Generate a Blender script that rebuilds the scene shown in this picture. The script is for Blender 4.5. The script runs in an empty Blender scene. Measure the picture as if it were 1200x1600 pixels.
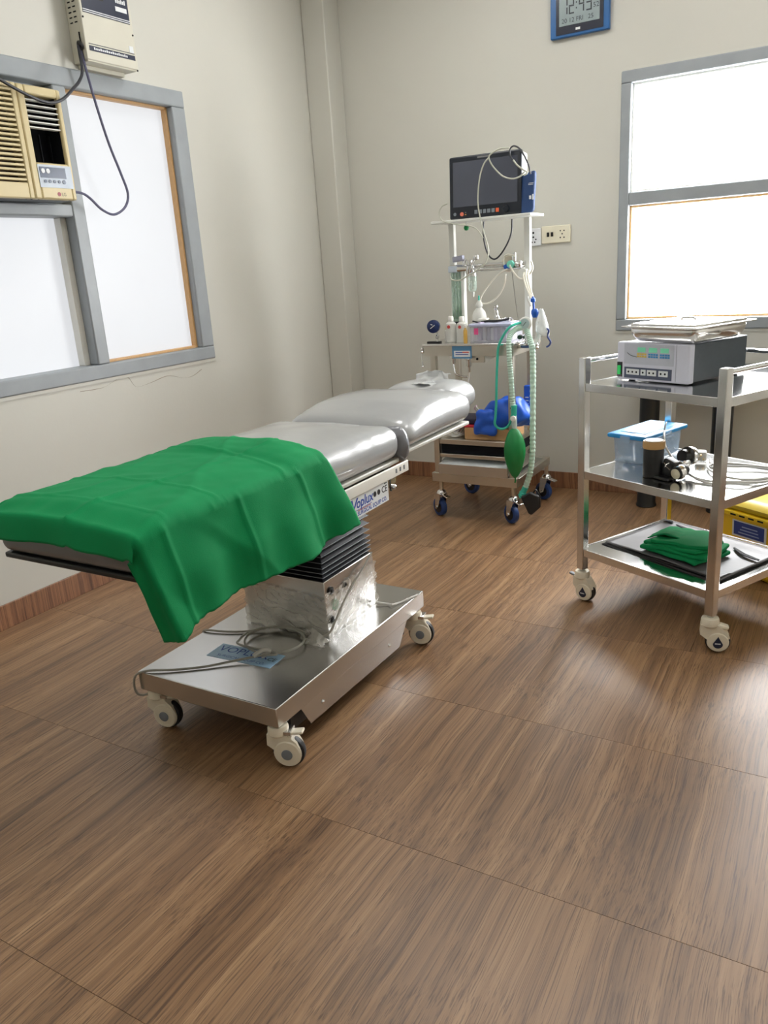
import bpy, bmesh, math, random
from mathutils import Vector, Matrix, noise
V = Vector
sc = bpy.context.scene
COL = sc.collection
PI = math.pi
R = math.radians
random.seed(7)

# ------------------------------------------------------------------ camera
def make_camera():
    yaw, pit, roll = -0.543861818, 0.301904100, -0.0664989114
    cy, sy, cp, sp = math.cos(yaw), math.sin(yaw), math.cos(pit), math.sin(pit)
    fwd = V((sy*cp, cy*cp, -sp)); right = V((cy, -sy, 0)); up = right.cross(fwd)
    cr, sr = math.cos(roll), math.sin(roll)
    r2 = cr*right + sr*up; u2 = -sr*right + cr*up
    cam = bpy.data.cameras.new('camera'); o = bpy.data.objects.new('camera', cam); COL.objects.link(o)
    cam.sensor_fit = 'VERTICAL'; cam.sensor_height = 36; cam.lens = 1230.0/1600*36
    cam.clip_start = .02
    m = Matrix((( r2.x, u2.x, -fwd.x, 0), (r2.y, u2.y, -fwd.y, 0), (r2.z, u2.z, -fwd.z, 1.29), (0, 0, 0, 1)))
    o.matrix_world = m
    sc.camera = o
make_camera()
# ------------------------------------------------------------------ world, exposure
w = bpy.data.worlds.new('world'); sc.world = w; w.use_nodes = True
bg = w.node_tree.nodes['Background']; bg.inputs[0].default_value = (.85, .92, 1, 1); bg.inputs[1].default_value = 1.0
sc.view_settings.view_transform = 'Standard'; sc.view_settings.look = 'None'
sc.view_settings.gamma = 1; sc.view_settings.use_curve_mapping = False
sc.view_settings.exposure = 0.38
PANE_BACK, PANE_LEFT, CEIL_LAMP = 21.0, 0.52, 7.8

# ------------------------------------------------------------------ helpers
MW = {}
def link(o, parent=None):
    COL.objects.link(o)
    if parent is not None: o.parent = parent
    MW[o.name] = MW[parent.name].copy() if parent is not None else Matrix.Identity(4)
    return o
def tag(o, label=None, cat=None, group=None, kind=None):
    if label: o['label'] = label
    if cat: o['category'] = cat
    if group: o['group'] = group
    if kind: o['kind'] = kind
    return o
def thing(name, label, cat, loc=(0, 0, 0), rz=0, group=None, kind=None):
    o = bpy.data.objects.new(name, None); link(o)
    o.empty_display_size = .05
    o.location = loc; o.rotation_euler = (0, 0, rz)
    MW[o.name] = Matrix.Translation(loc) @ Matrix.Rotation(rz, 4, 'Z')
    return tag(o, label, cat, group, kind)
def frame(o, ux, uy):
    ux = V(ux).normalized(); uy = V(uy); uy = (uy - ux*uy.dot(ux)).normalized(); uz = ux.cross(uy)
    return Matrix(((ux.x, uy.x, uz.x, o[0]), (ux.y, uy.y, uz.y, o[1]), (ux.z, uy.z, uz.z, o[2]), (0, 0, 0, 1)))
def catmull(pts, k=6, closed=False):
    pts = [V(p) for p in pts]; n = len(pts); out = []
    rng = n if closed else n-1
    for i in range(rng):
        if closed: p0, p1, p2, p3 = pts[(i-1) % n], pts[i], pts[(i+1) % n], pts[(i+2) % n]
        else: p0, p1, p2, p3 = pts[max(i-1, 0)], pts[i], pts[i+1], pts[min(i+2, n-1)]
        for j in range(k):
            t = j/k
            out.append(.5*((2*p1)+(p2-p0)*t+(2*p0-5*p1+4*p2-p3)*t*t+(3*p1-p0-3*p2+p3)*t**3))
    if not closed: out.append(pts[-1])
    return out

class MB:
    def __init__(s, xf=None): s.v = []; s.f = []; s.xf = xf
    def add(s, vs, fs):
        b = len(s.v)
        s.v += [(s.xf @ V(p)) if s.xf else V(p) for p in vs]
        s.f += [tuple(b+i for i in f) for f in fs]
        return s
    def box(s, x0, x1, y0, y1, z0, z1):
        vs = [(x0,y0,z0),(x1,y0,z0),(x1,y1,z0),(x0,y1,z0),(x0,y0,z1),(x1,y0,z1),(x1,y1,z1),(x0,y1,z1)]
        return s.add(vs, [(0,3,2,1),(4,5,6,7),(0,1,5,4),(1,2,6,5),(2,3,7,6),(3,0,4,7)])
    def cbox(s, c, h, m=None):
        vs = []
        for z in (-1, 1):
            for x, y in ((-1,-1),(1,-1),(1,1),(-1,1)):
                p = V((x*h[0], y*h[1], z*h[2]))
                if m: p = m @ p
                vs.append(V(c)+p)
        return s.add(vs, [(0,3,2,1),(4,5,6,7),(0,1,5,4),(1,2,6,5),(2,3,7,6),(3,0,4,7)])
    def cyl(s, p0, p1, r0, r1=None, n=16):
        p0 = V(p0); p1 = V(p1); r1 = r0 if r1 is None else r1
        a = (p1-p0).normalized(); t = V((0,0,1)) if abs(a.z) < .9 else V((1,0,0))
        u = a.cross(t).normalized(); w_ = a.cross(u)
        vs = []; fs = []
        for p, r in ((p0, r0), (p1, r1)):
            for i in range(n):
                q = 2*PI*i/n; vs.append(p+u*math.cos(q)*r+w_*math.sin(q)*r)
        for i in range(n): fs.append((i, i+n, (i+1) % n+n, (i+1) % n))
        fs.append(tuple(range(n))); fs.append(tuple(reversed(range(n, 2*n))))
        return s.add(vs, fs)
    def lathe(s, prof, o=(0,0,0), axis=(0,0,1), n=20):
        o = V(o); a = V(axis).normalized(); t = V((0,0,1)) if abs(a.z) < .9 else V((1,0,0))
        u = a.cross(t).normalized(); w_ = a.cross(u)
        vs = []; fs = []
        for r, h in prof:
            for i in range(n):
                q = 2*PI*i/n; vs.append(o+a*h+u*math.cos(q)*max(r, 1e-5)+w_*math.sin(q)*max(r, 1e-5))
        for k in range(len(prof)-1):
            for i in range(n): fs.append((k*n+i, (k+1)*n+i, (k+1)*n+(i+1) % n, k*n+(i+1) % n))
        fs.append(tuple(range(n))); fs.append(tuple(reversed(range((len(prof)-1)*n, len(prof)*n))))
        return s.add(vs, fs)
    def tube(s, pts, r, n=8, k=6, closed=False, smooth=True):
        P = catmull(pts, k, closed) if smooth else [V(p) for p in pts]
        N = len(P); vs = []; fs = []; up = None
        for i, p in enumerate(P):
            if closed: d = P[(i+1) % N]-P[i-1]
            else: d = P[min(i+1, N-1)]-P[max(i-1, 0)]
            if d.length < 1e-9: d = V((0,0,1))
            d.normalize()
            if up is None: up = V((0,0,1)) if abs(d.z) < .9 else V((1,0,0))
            u = d.cross(up)
            if u.length < 1e-6: u = d.orthogonal()
            u.normalize(); up = u.cross(d).normalized()
            rr = r(i/(N-1)) if callable(r) else r
            for j in range(n):
                q = 2*PI*j/n; vs.append(p+u*math.cos(q)*rr+up*math.sin(q)*rr)
        m = N if closed else N-1
        for i in range(m):
            for j in range(n):
                a = i*n; b = ((i+1) % N)*n
                fs.append((a+j, a+(j+1) % n, b+(j+1) % n, b+j))
        if not closed: fs.append(tuple(reversed(range(n)))); fs.append(tuple(range((N-1)*n, N*n)))
        return s.add(vs, fs)
    def prism(s, poly, m, t):
        n = len(poly)
        vs = [m @ V((x, y, 0)) for x, y in poly]+[m @ V((x, y, t)) for x, y in poly]
        fs = [tuple(reversed(range(n))), tuple(range(n, 2*n))]+[(i, (i+1) % n, (i+1) % n+n, i+n) for i in range(n)]
        return s.add(vs, fs)
    def grid(s, fn, nu, nv, wrap=False):
        vs = [fn(i/nu, j/nv) for j in range(nv+1) for i in range(nu+(0 if wrap else 1))]
        w_ = nu if wrap else nu+1; fs = []
        for j in range(nv):
            for i in range(nu):
                i2 = (i+1) % w_ if wrap else i+1
                fs.append((j*w_+i, j*w_+i2, (j+1)*w_+i2, (j+1)*w_+i))
        return s.add(vs, fs)
    def rbox(s, c, h, r, n=(4,4,2), fn=None, m=None):
        ax = []
        for k in range(3):
            rr = min(r, h[k]*.999); H = h[k]
            a = [-H, -H+rr*.15, -H+rr*.4, -H+rr*.7, -H+rr]
            b = [-(H-rr)+2*(H-rr)*i/n[k] for i in range(1, n[k])]
            ax.append(a+b+[-q for q in reversed(a)])
        idx = {}; vs = []; fs = []
        def key(p): return tuple(round(q, 6) for q in p)
        def vid(p):
            kk = key(p)
            if kk not in idx:
                idx[kk] = len(vs); p = V(p)
                q = V([max(-(h[i]-min(r, h[i]*.999)), min(h[i]-min(r, h[i]*.999), p[i])) for i in range(3)])
                d = p-q
                if d.length > 1e-9: d = d.normalized()*min(r, d.length*10)
                z = q+d
                if fn: z = fn(z)
                if m: z = m @ z
                vs.append(V(c)+z)
            return idx[kk]
        for k in range(3):
            a, b = (k+1) % 3, (k+2) % 3
            for sg in (-1, 1):
                for i in range(len(ax[a])-1):
                    for j in range(len(ax[b])-1):
                        quad = []
                        for ii, jj in ((i,j),(i+1,j),(i+1,j+1),(i,j+1)):
                            p = [0,0,0]; p[k] = sg*h[k]; p[a] = ax[a][ii]; p[b] = ax[b][jj]
                            quad.append(vid(p))
                        fs.append(tuple(quad) if sg > 0 else tuple(reversed(quad)))
        return s.add(vs, fs)
    def mesh(s, name, mat, sharp=35):
        me = bpy.data.meshes.new(name)
        me.from_pydata([tuple(p) for p in s.v], [], s.f); me.materials.append(mat)
        me.polygons.foreach_set('use_smooth', [True]*len(me.polygons))
        me.update(); me.set_sharp_from_angle(angle=R(sharp))
        return me
    def build(s, name, mat, parent=None, bevel=0, solid=0, sharp=35, label=None, kind=None):
        if parent is not None:
            inv = MW[parent.name].inverted(); s.v = [inv @ p for p in s.v]
        o = bpy.data.objects.new(name, s.mesh(name, mat, sharp)); link(o, parent)
        if solid:
            md = o.modifiers.new('solid', 'SOLIDIFY'); md.thickness = solid; md.offset = 0
        if bevel:
            md = o.modifiers.new('bevel', 'BEVEL'); md.width = bevel; md.segments = 2; md.limit_method = 'ANGLE'; md.angle_limit = R(50)
        if label: o['label'] = label
        if kind: o['kind'] = kind
        return o
def box(name, mat, parent, x0, x1, y0, y1, z0, z1, bevel=0, xf=None, **k):
    return MB(xf).box(x0, x1, y0, y1, z0, z1).build(name, mat, parent, bevel, **k)

def text(body, size, m, mat, parent, name='lettering', align='LEFT', sx=1.0, shear=0.0, bold=0.0):
    cu = bpy.data.curves.new('t', 'FONT'); cu.body = body; cu.size = size; cu.align_x = align; cu.shear = shear; cu.resolution_u = 3; cu.offset = bold
    to = bpy.data.objects.new('t', cu); COL.objects.link(to)
    me = bpy.data.meshes.new_from_object(to)
    bpy.data.objects.remove(to); 
    b = MB(m).add([V((p.co.x*sx, p.co.y, .0012)) for p in me.vertices], [tuple(p.vertices) for p in me.polygons])
    bpy.data.meshes.remove(me)
    return b.build(name, mat, parent)
def decal(name, mat, parent, m, x0, x1, y0, y1, t=.0008, bevel=0):
    return MB(m).box(x0, x1, y0, y1, -.0005, t).build(name, mat, parent, bevel)

# ------------------------------------------------------------------ materials
def srgb(r, g, b):
    f = lambda c: (c/255/12.92) if c/255 <= .04045 else ((c/255+.055)/1.055)**2.4
    return (f(r), f(g), f(b))
MATS = {}
def mat(name, col, rough=.5, metal=0, var=.06, scale=18, bump=0, bscale=40, alpha=1, coat=0, emit=None, estr=0, spec=None, stretch=(1,1,1), rvar=0, trans=0):
    if name in MATS: return MATS[name]
    m = bpy.data.materials.new(name); m.use_nodes = True; nt = m.node_tree; N = nt.nodes; L = nt.links
    b = N['Principled BSDF']
    tc = N.new('ShaderNodeTexCoord'); mp = N.new('ShaderNodeMapping'); mp.inputs['Scale'].default_value = stretch
    L.new(tc.outputs['Object'], mp.inputs['Vector'])
    nz = N.new('ShaderNodeTexNoise'); nz.inputs['Scale'].default_value = scale; nz.inputs['Detail'].default_value = 4
    L.new(mp.outputs[0], nz.inputs['Vector'])
    rp = N.new('ShaderNodeValToRGB'); rp.color_ramp.elements[0].position = .3; rp.color_ramp.elements[1].position = .7
    rp.color_ramp.elements[0].color = (*[c*(1-var) for c in col], 1); rp.color_ramp.elements[1].color = (*[min(1, c*(1+var)) for c in col], 1)
    L.new(nz.outputs['Fac'], rp.inputs[0]); L.new(rp.outputs[0], b.inputs['Base Color'])
    b.inputs['Roughness'].default_value = rough; b.inputs['Metallic'].default_value = metal
    if rvar:
        mr = N.new('ShaderNodeMapRange'); mr.inputs[3].default_value = max(.02, rough-rvar); mr.inputs[4].default_value = rough+rvar
        L.new(nz.outputs['Fac'], mr.inputs[0]); L.new(mr.outputs[0], b.inputs['Roughness'])
    if spec is not None: b.inputs['Specular IOR Level'].default_value = spec
    b.inputs['Alpha'].default_value = alpha; b.inputs['Coat Weight'].default_value = coat
    b.inputs['Transmission Weight'].default_value = trans
    if coat: b.inputs['Coat Roughness'].default_value = .08
    if emit:
        b.inputs['Emission Color'].default_value = (*emit, 1); b.inputs['Emission Strength'].default_value = estr
    if bump:
        n2 = N.new('ShaderNodeTexNoise'); n2.inputs['Scale'].default_value = bscale; n2.inputs['Detail'].default_value = 5
        L.new(mp.outputs[0], n2.inputs['Vector'])
        bp = N.new('ShaderNodeBump'); bp.inputs['Strength'].default_value = bump; bp.inputs['Distance'].default_value = .01
        L.new(n2.outputs['Fac'], bp.inputs['Height']); L.new(bp.outputs[0], b.inputs['Normal'])
    MATS[name] = m; return m
def wood(name, c_dark, c_mid, c_light, axis='Y', rough=.36):
    m = bpy.data.materials.new(name); m.use_nodes = True; nt = m.node_tree; N = nt.nodes; L = nt.links; b = N['Principled BSDF']
    tc = N.new('ShaderNodeTexCoord'); oi = N.new('ShaderNodeObjectInfo')
    off = N.new('ShaderNodeVectorMath'); off.operation = 'ADD'
    mu = N.new('ShaderNodeMath'); mu.operation = 'MULTIPLY'; mu.inputs[1].default_value = 37
    L.new(oi.outputs['Random'], mu.inputs[0]); cx = N.new('ShaderNodeCombineXYZ')
    for i in range(3): L.new(mu.outputs[0], cx.inputs[i])
    L.new(tc.outputs['Object'], off.inputs[0]); L.new(cx.outputs[0], off.inputs[1])
    # slow waviness of the grain
    wv = N.new('ShaderNodeTexNoise'); wv.inputs['Scale'].default_value = 1.6; wv.inputs['Detail'].default_value = 2
    L.new(off.outputs[0], wv.inputs['Vector'])
    ws = N.new('ShaderNodeVectorMath'); ws.operation = 'SCALE'; ws.inputs['Scale'].default_value = .05
    L.new(wv.outputs['Color'], ws.inputs[0])
    ad = N.new('ShaderNodeVectorMath'); ad.operation = 'ADD'; L.new(off.outputs[0], ad.inputs[0]); L.new(ws.outputs[0], ad.inputs[1])
    def layer(sx, sy, det):
        mp = N.new('ShaderNodeMapping'); mp.inputs['Scale'].default_value = {'Y': (sx, sy, sx), 'X': (sy, sx, sx), 'Z': (sx, sx, sy)}[axis]
        L.new(ad.outputs[0], mp.inputs['Vector'])
        n = N.new('ShaderNodeTexNoise'); n.inputs['Scale'].default_value = 1; n.inputs['Detail'].default_value = det; n.inputs['Roughness'].default_value = .62
        L.new(mp.outputs[0], n.inputs['Vector']); return n
    a = layer(70, .5, 7); f = layer(380, 1.4, 3); g = layer(14, .4, 2)
    r1 = N.new('ShaderNodeValToRGB'); e = r1.color_ramp.elements
    e[0].position = .33; e[0].color = (*c_dark, 1); e[1].position = .66; e[1].color = (*c_light, 1)
    k = e.new(.5); k.color = (*c_mid, 1)
    mixf = N.new('ShaderNodeMath'); mixf.operation = 'MULTIPLY_ADD'; mixf.inputs[1].default_value = .45
    L.new(g.outputs['Fac'], mixf.inputs[0])
    sub = N.new('ShaderNodeMath'); sub.operation = 'MULTIPLY'; sub.inputs[1].default_value = .55; L.new(a.outputs['Fac'], sub.inputs[0]); L.new(sub.outputs[0], mixf.inputs[2])
    L.new(mixf.outputs[0], r1.inputs[0])
    r2 = N.new('ShaderNodeValToRGB'); r2.color_ramp.elements[0].position = .38; r2.color_ramp.elements[0].color = (.38, .33, .30, 1); r2.color_ramp.elements[1].position = .49; r2.color_ramp.elements[1].color = (1, 1, 1, 1)
    L.new(f.outputs['Fac'], r2.inputs[0])
    mx = N.new('ShaderNodeMixRGB'); mx.blend_type = 'MULTIPLY'; mx.inputs[0].default_value = .85
    L.new(r1.outputs[0], mx.inputs[1]); L.new(r2.outputs[0], mx.inputs[2]); L.new(mx.outputs[0], b.inputs['Base Color'])
    b.inputs['Roughness'].default_value = rough; b.inputs['Specular IOR Level'].default_value = .8
    bp = N.new('ShaderNodeBump'); bp.inputs['Strength'].default_value = .22; bp.inputs['Distance'].default_value = .002
    L.new(f.outputs['Fac'], bp.inputs['Height']); L.new(bp.outputs[0], b.inputs['Normal'])
    return m
WALL = mat('wall paint', (.60, .592, .535), .45, var=.02, scale=1.5, bump=.04, bscale=60)
CEILM = mat('ceiling paint', (.85, .85, .84), .7, var=.01, scale=3)
FLOOR = wood('vinyl oak', srgb(98, 71, 48), srgb(140, 106, 74), srgb(170, 135, 99), rough=.36)
JOINT = mat('floor joint', srgb(96, 72, 56), .6)
SKIRT = wood('skirting oak', srgb(96, 62, 42), srgb(140, 96, 66), srgb(170, 122, 88), axis='Z', rough=.4)
GREYP = mat('grey window paint', srgb(152, 158, 162), .45, var=.06, scale=9, bump=.05, bscale=25)
BEAD = mat('wooden glazing bead', srgb(206, 164, 112), .45, var=.12, scale=40, stretch=(8, 8, 1))
STEEL = mat('brushed steel', (.62, .615, .60), .25, 1, var=.03, scale=4, rvar=.03)
STEELP = mat('polished steel', (.70, .69, .67), .16, 1, var=.05, scale=10, rvar=.05)
CHROME = mat('chrome', (.78, .78, .78), .1, 1, var=.03)
WHITE = mat('white enamel', srgb(222, 220, 212), .35, var=.03)
CREAM = mat('cream plastic', srgb(226, 218, 198), .35, var=.04)
BLACK = mat('black plastic', srgb(22, 22, 24), .35, var=.15)
RUBBER = mat('black rubber', srgb(26, 26, 27), .6, var=.15)
GREYR = mat('grey rubber', srgb(112, 116, 120), .55)
NAVY = mat('navy print', srgb(30, 38, 62), .45)
LBLUE = mat('blue lettering', srgb(38, 74, 160), .5, var=.02)
INK = mat('black lettering', srgb(30, 30, 34), .5, var=.02)
WPRINT = mat('white lettering', srgb(225, 228, 230), .5, var=.02)
STICK = mat('white sticker', srgb(222, 226, 228), .4, var=.02)

def pane_mat(name, col, s, base=.8):
    m = bpy.data.materials.new(name); m.use_nodes = True; nt = m.node_tree; N = nt.nodes; L = nt.links
    b = N['Principled BSDF']; b.inputs['Base Color'].default_value = (base, base, base, 1); b.inputs['Roughness'].default_value = .5
    tc = N.new('ShaderNodeTexCoord'); nz = N.new('ShaderNodeTexNoise'); nz.inputs['Scale'].default_value = 1.3; L.new(tc.outputs['Object'], nz.inputs['Vector'])
    rp = N.new('ShaderNodeValToRGB'); rp.color_ramp.elements[0].position = .3; rp.color_ramp.elements[0].color = (*[c*.93 for c in col], 1); rp.color_ramp.elements[1].position = .7; rp.color_ramp.elements[1].color = (*col, 1)
    L.new(nz.outputs['Fac'], rp.inputs[0]); L.new(rp.outputs[0], b.inputs['Emission Color']); b.inputs['Emission Strength'].default_value = s
    return m
PANE_B = pane_mat('frosted daylight pane back', (.97, .985, 1), PANE_BACK)
PANE_L = pane_mat('frosted daylight pane left', (.92, .95, 1), PANE_LEFT, .25)

# ================================================================== SETTING
XL, YB, XR, YF, ZC = -2.829, 4.296, 1.35, -1.7, 2.95
# floor with vinyl tiles 61 cm deep
fl = box('floor', JOINT, None, XL-.15, XR+.15, YF-.15, YB+.15, -.12, -.003); fl['kind'] = 'structure'
rows = [YF]
y = .687-.612*3
while y < YB-.05:
    if y > YF+.05: rows.append(y)
    y += .612
rows.append(YB)
offs = {0: -1.9, 1: -1.2, 2: .15, 3: .1, 4: -1.63, 5: -1.46, 6: -1.5, 7: -2.2, 8: -1.0, 9: -.5}
for i in range(len(rows)-1):
    y0, y1 = rows[i], rows[i+1]
    o0 = -1.63 if abs(y0-.687) < .01 else offs.get(i, -1.2)
    xs = [XL]
    x = o0-1.83*3
    while x < XR-.05:
        if x > XL+.05: xs.append(x)
        x += 1.83
    xs.append(XR)
    for a, b_ in zip(xs[:-1], xs[1:]):
        g = .0004
        t = MB().box(a+g, b_-g, y0+g, y1-g, -.003, 0).build('floor_tile', FLOOR, fl, bevel=.0005)
ce = box('ceiling', CEILM, None, XL-.15, XR+.15, YF-.15, YB+.15, ZC, ZC+.1); ce['kind'] = 'structure'
# left wall with window hole
WY0, WY1, WZ0, WZ1 = 1.66, 3.098, .898, 2.127
T = .18
b = MB(); b.box(XL-T, XL, YF-T, WY0, 0, ZC); b.box(XL-T, XL, WY1, YB+T, 0, ZC); b.box(XL-T, XL, WY0, WY1, 0, WZ0); b.box(XL-T, XL, WY0, WY1, WZ1, ZC)
b.build('wall_left', WALL, kind='structure')
wl_ = bpy.data.objects['wall_left']
MB().tube([(XL, 2.244, 0.863), (XL, 2.329, 0.860), (XL, 2.382, 0.863), (XL, 2.460, 0.885), (XL, 2.516, 0.882), (XL, 2.556, 0.835), (XL, 2.644, 0.839), (XL, 2.759, 0.855), (XL, 2.854, 0.832), (XL, 2.921, 0.829), (XL, 2.995, 0.853)], lambda t: .0009+.0006*math.sin(t*21), n=5).build('plaster_crack', mat('plaster crack', srgb(150, 140, 124), .7), wl_)
BX0, BX1, BZ0, BZ1 = -1.091, .14, .887, 2.113
b = MB(); b.box(XL, BX0, YB, YB+T, 0, ZC); b.box(BX1, XR, YB, YB+T, 0, ZC); b.box(BX0, BX1, YB, YB+T, 0, BZ0); b.box(BX0, BX1, YB, YB+T, BZ1, ZC)
b.build('wall_back', WALL, kind='structure')
box('wall_right', WALL, None, XR, XR+T, YF-T, YB+T, 0, ZC, kind='structure')
box('wall_front', WALL, None, XL, XR, YF-T, YF, 0, ZC, kind='structure')
CX, CY = -2.68, 4.142
box('wall_corner', WALL, None, XL, CX, CY, YB, 0, ZC, bevel=.006, kind='structure', label='painted square corner column')
# skirting
box('baseboard_left', SKIRT, None, XL, XL+.010, YF, CY, 0, .10, bevel=.002, kind='structure')
box('baseboard_back', SKIRT, None, CX, XR, YB-.010, YB, 0, .095, bevel=.002, kind='structure')
b = MB(); b.box(XL+.010, CX+.01, CY-.01, CY, 0, .097); b.box(CX, CX+.01, CY, YB-.010, 0, .097)
b.build('baseboard_corner', SKIRT, None, .002, kind='structure')
box('baseboard_right', SKIRT, None, XR-.01, XR, YF, YB-.01, 0, .10, bevel=.002, kind='structure')

# window in the left wall
w1 = thing('window_1', None, None, (XL, 2.38, WZ0), kind='structure')
e = .012
def fr1(y0, y1, z0, z1, d0=-.10, d1=e, name='frame_bar', m=GREYP, bevel=.006): return box(name, m, w1, XL+d0, XL+d1, y0, y1, z0, z1, bevel)
fr1(WY0, WY1, WZ0, WZ0+.062); fr1(WY0, WY1, WZ1-.072, WZ1)
fr1(WY0, WY0+.075, WZ0+.062, WZ1-.072); fr1(WY1-.085, WY1, WZ0+.062, WZ1-.072)
fr1(2.357, 2.421, WZ0+.062, WZ1-.072)                              # mullion
fr1(WY0+.075, 2.357, 1.565, 1.612)                                 # transom under the air conditioner
# lower-left casement inner reveal
ZB, ZT = WZ0+.062, WZ1-.072
for y0, y1, z0, z1, mm in ((2.421, WY1-.085, ZB, ZT, BEAD),):
    k = .011
    for q in ((y0, y0+.004, z0, z1), (y1-k, y1, z0, z1), (y0+.004, y1-k, z0, z0+k), (y0+.004, y1-k, z1-k, z1)):
        fr1(*q, d0=-.052, d1=-.022, name='glazing_bead', m=mm, bevel=.002)
for q in ((2.328, 2.357, ZB, 1.565), (WY0+.075, WY0+.10, ZB, 1.565)):
    fr1(*q, d0=-.09, d1=-.04, name='casement_bar', m=WHITE, bevel=.002)
box('pane', PANE_L, w1, XL-.058, XL-.052, 2.421, WY1-.085, ZB, ZT)
box('pane', PANE_L, w1, XL-.085, XL-.079, WY0+.10, 2.328, ZB, 1.565)
box('infill_panel', GREYP, w1, XL-.06, XL-.045, WY0+.075, 2.357, 1.612, ZT)
b = MB(); b.box(XL, XL+.006, WY0-.014, WY1+.014, WZ0-.014, WZ0); b.box(XL, XL+.006, WY1, WY1+.014, WZ0, WZ1)
b.build('plaster_edge', WALL, w1)
# window in the back wall
w2 = thing('window_2', None, None, (-.475, YB, BZ0), kind='structure')
def fr2(x0, x1, z0, z1, d0=.10, d1=-e, name='frame_bar', m=GREYP, bevel=.006): return box(name, m, w2, x0, x1, YB+d1, YB+d0, z0, z1, bevel)
fr2(BX0, BX1, BZ0, BZ0+.058); fr2(BX0, BX1, BZ1-.055, BZ1)
fr2(BX0, BX0+.05, BZ0+.058, BZ1-.055); fr2(BX1-.05, BX1, BZ0+.058, BZ1-.055)
fr2(BX0+.05, BX1-.05, 1.502, 1.565)
for z0, z1, mm in ((BZ0+.058, 1.502, BEAD), (1.565, BZ1-.055, WHITE)):
    k = .011; x0, x1 = BX0+.05, BX1-.05
    for q in ((x0, x0+k, z0, z1), (x1-k, x1, z0, z1), (x0+k, x1-k, z0, z0+k), (x0+k, x1-k, z1-k, z1)):
        fr2(*q, d0=.045, d1=.018, name='glazing_bead', m=mm, bevel=.002)
    box('pane', PANE_B, w2, x0, x1, YB+.045, YB+.051, z0, z1)
b = MB()
b.box(BX0-.012, BX0, YB-.005, YB, BZ0-.012, BZ1+.012); b.box(BX0, BX1, YB-.005, YB, BZ1, BZ1+.012); b.box(BX0, BX1, YB-.005, YB, BZ0-.012, BZ0)
b.build('plaster_edge', WALL, w2)
# ceiling lamps (real panels, above the frame)
LAMP = mat('lamp diffuser', (.9, .9, .88), .6, emit=(1, .98, .945), estr=CEIL_LAMP)
for lx, ly, lab in ((-1.85, 3.2, 'square white ceiling light panel over the anesthesia trolley'), (-.35, 3.2, 'square white ceiling light panel over the wheeled instrument cart'),
                    (-1.85, .5, 'square white ceiling light panel over the foot of the operating table'), (-.35, .5, 'square white ceiling light panel over the open floor')):
    t = thing('ceiling_light', lab, 'ceiling light', (lx, ly, ZC-.03), group='ceiling light panels')
    b = MB()
    for q in ((-.31, .31, -.31, -.29), (-.31, .31, .29, .31), (-.31, -.29, -.29, .29), (.29, .31, -.29, .29)):
        b.box(lx+q[0], lx+q[1], ly+q[2], ly+q[3], ZC-.03, ZC-.0005)
    b.build('frame', WHITE, t)
    box('diffuser', LAMP, t, lx-.29, lx+.29, ly-.29, ly+.29, ZC-.022, ZC-.006)
#==OBJECTS==
# ================================================================== WALL-MOUNTED THINGS
# ---- window air conditioner
ACB = mat('aged beige plastic', srgb(206, 190, 146), .42, var=.05, scale=6)
ACW = mat('louver plastic', srgb(220, 220, 214), .4)
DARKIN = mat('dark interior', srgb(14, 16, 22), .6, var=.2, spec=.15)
ACP = mat('grey blue panel', srgb(186, 196, 208), .4)
ACD = mat('display window', srgb(44, 60, 88), .25)
AX, AY0, AY1, AZ0, AZ1 = -2.69, 1.745, 2.285, 1.614, 2.004
ac = thing('air_conditioner', 'yellowed beige window air conditioner with slatted grille set in the grey window frame', 'air conditioner', (XL, 2.015, AZ0))
SP = 2.092
b = MB(); b.box(XL-.02, AX-.10, AY0+.004, AY1-.004, AZ0+.006, AZ1-.004)
b.build('case', ACB, ac, .004)
# right-hand front: frame around the outlet and the control panel
HY0, HY1, HZ0, HZ1 = SP+.032, AY1-.020, 1.742, 1.972
b = MB()
b.box(AX-.10, AX, SP+.0015, HY0, AZ0, AZ1); b.box(AX-.10, AX-.003, HY1, AY1, AZ0, AZ1)
b.box(AX-.10, AX, HY0, HY1, HZ1, AZ1); b.box(AX-.10, AX, HY0, HY1, AZ0, HZ0)
b.build('outlet_frame', ACB, ac, .006)
box('outlet_recess', DARKIN, ac, AX-.099, AX-.095, HY0, HY1, HZ0, HZ1)  # near-black back plate, shade of the recess put into its colour
box('outlet_shade', DARKIN, ac, AX-.095, AX-.016, HY1-.003, HY1-.0005, HZ0, HZ1); box('outlet_shade', DARKIN, ac, AX-.095, AX-.016, HY0, HY1-.003, HZ0+.0005, HZ0+.003)  # added near-black sheets imitate shade on the outlet's inner walls
for k in range(6):
    z = HZ1-.016-k*.0185
    m = Matrix.Rotation(R(-4), 3, 'Y')
    MB().cbox((AX-.018, (HY0+HY1)/2, z), (.009, (HY1-HY0)/2, .0021), m).build('louver', ACW, ac)
for k in range(3):
    MB().cbox((AX-.060, HY0+.03+k*.045, 1.795), (.005, .0012, .052)).build('fin', DARKIN, ac)
pf = frame((AX, HY0-.002, 1.655), (0, 1, 0), (0, 0, 1))
pn = decal('control_panel', ACP, ac, pf, 0, .150, 0, .080, .0015)
decal('display', ACD, pn, pf, .006, .122, .034, .072, .0025)
for k, (yy, zz, r) in enumerate(((.02, .058, .0085), (.042, .058, .0085), (.024, .022, .006), (.044, .022, .006), (.064, .022, .006), (.086, .022, .006), (.108, .022, .0075))):
    p = pf @ V((yy, zz, .0025)); MB().cyl(p, p+V((.0018, 0, 0)), r, n=14).build('button', WPRINT if k < 2 else ACD, pn)
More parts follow.
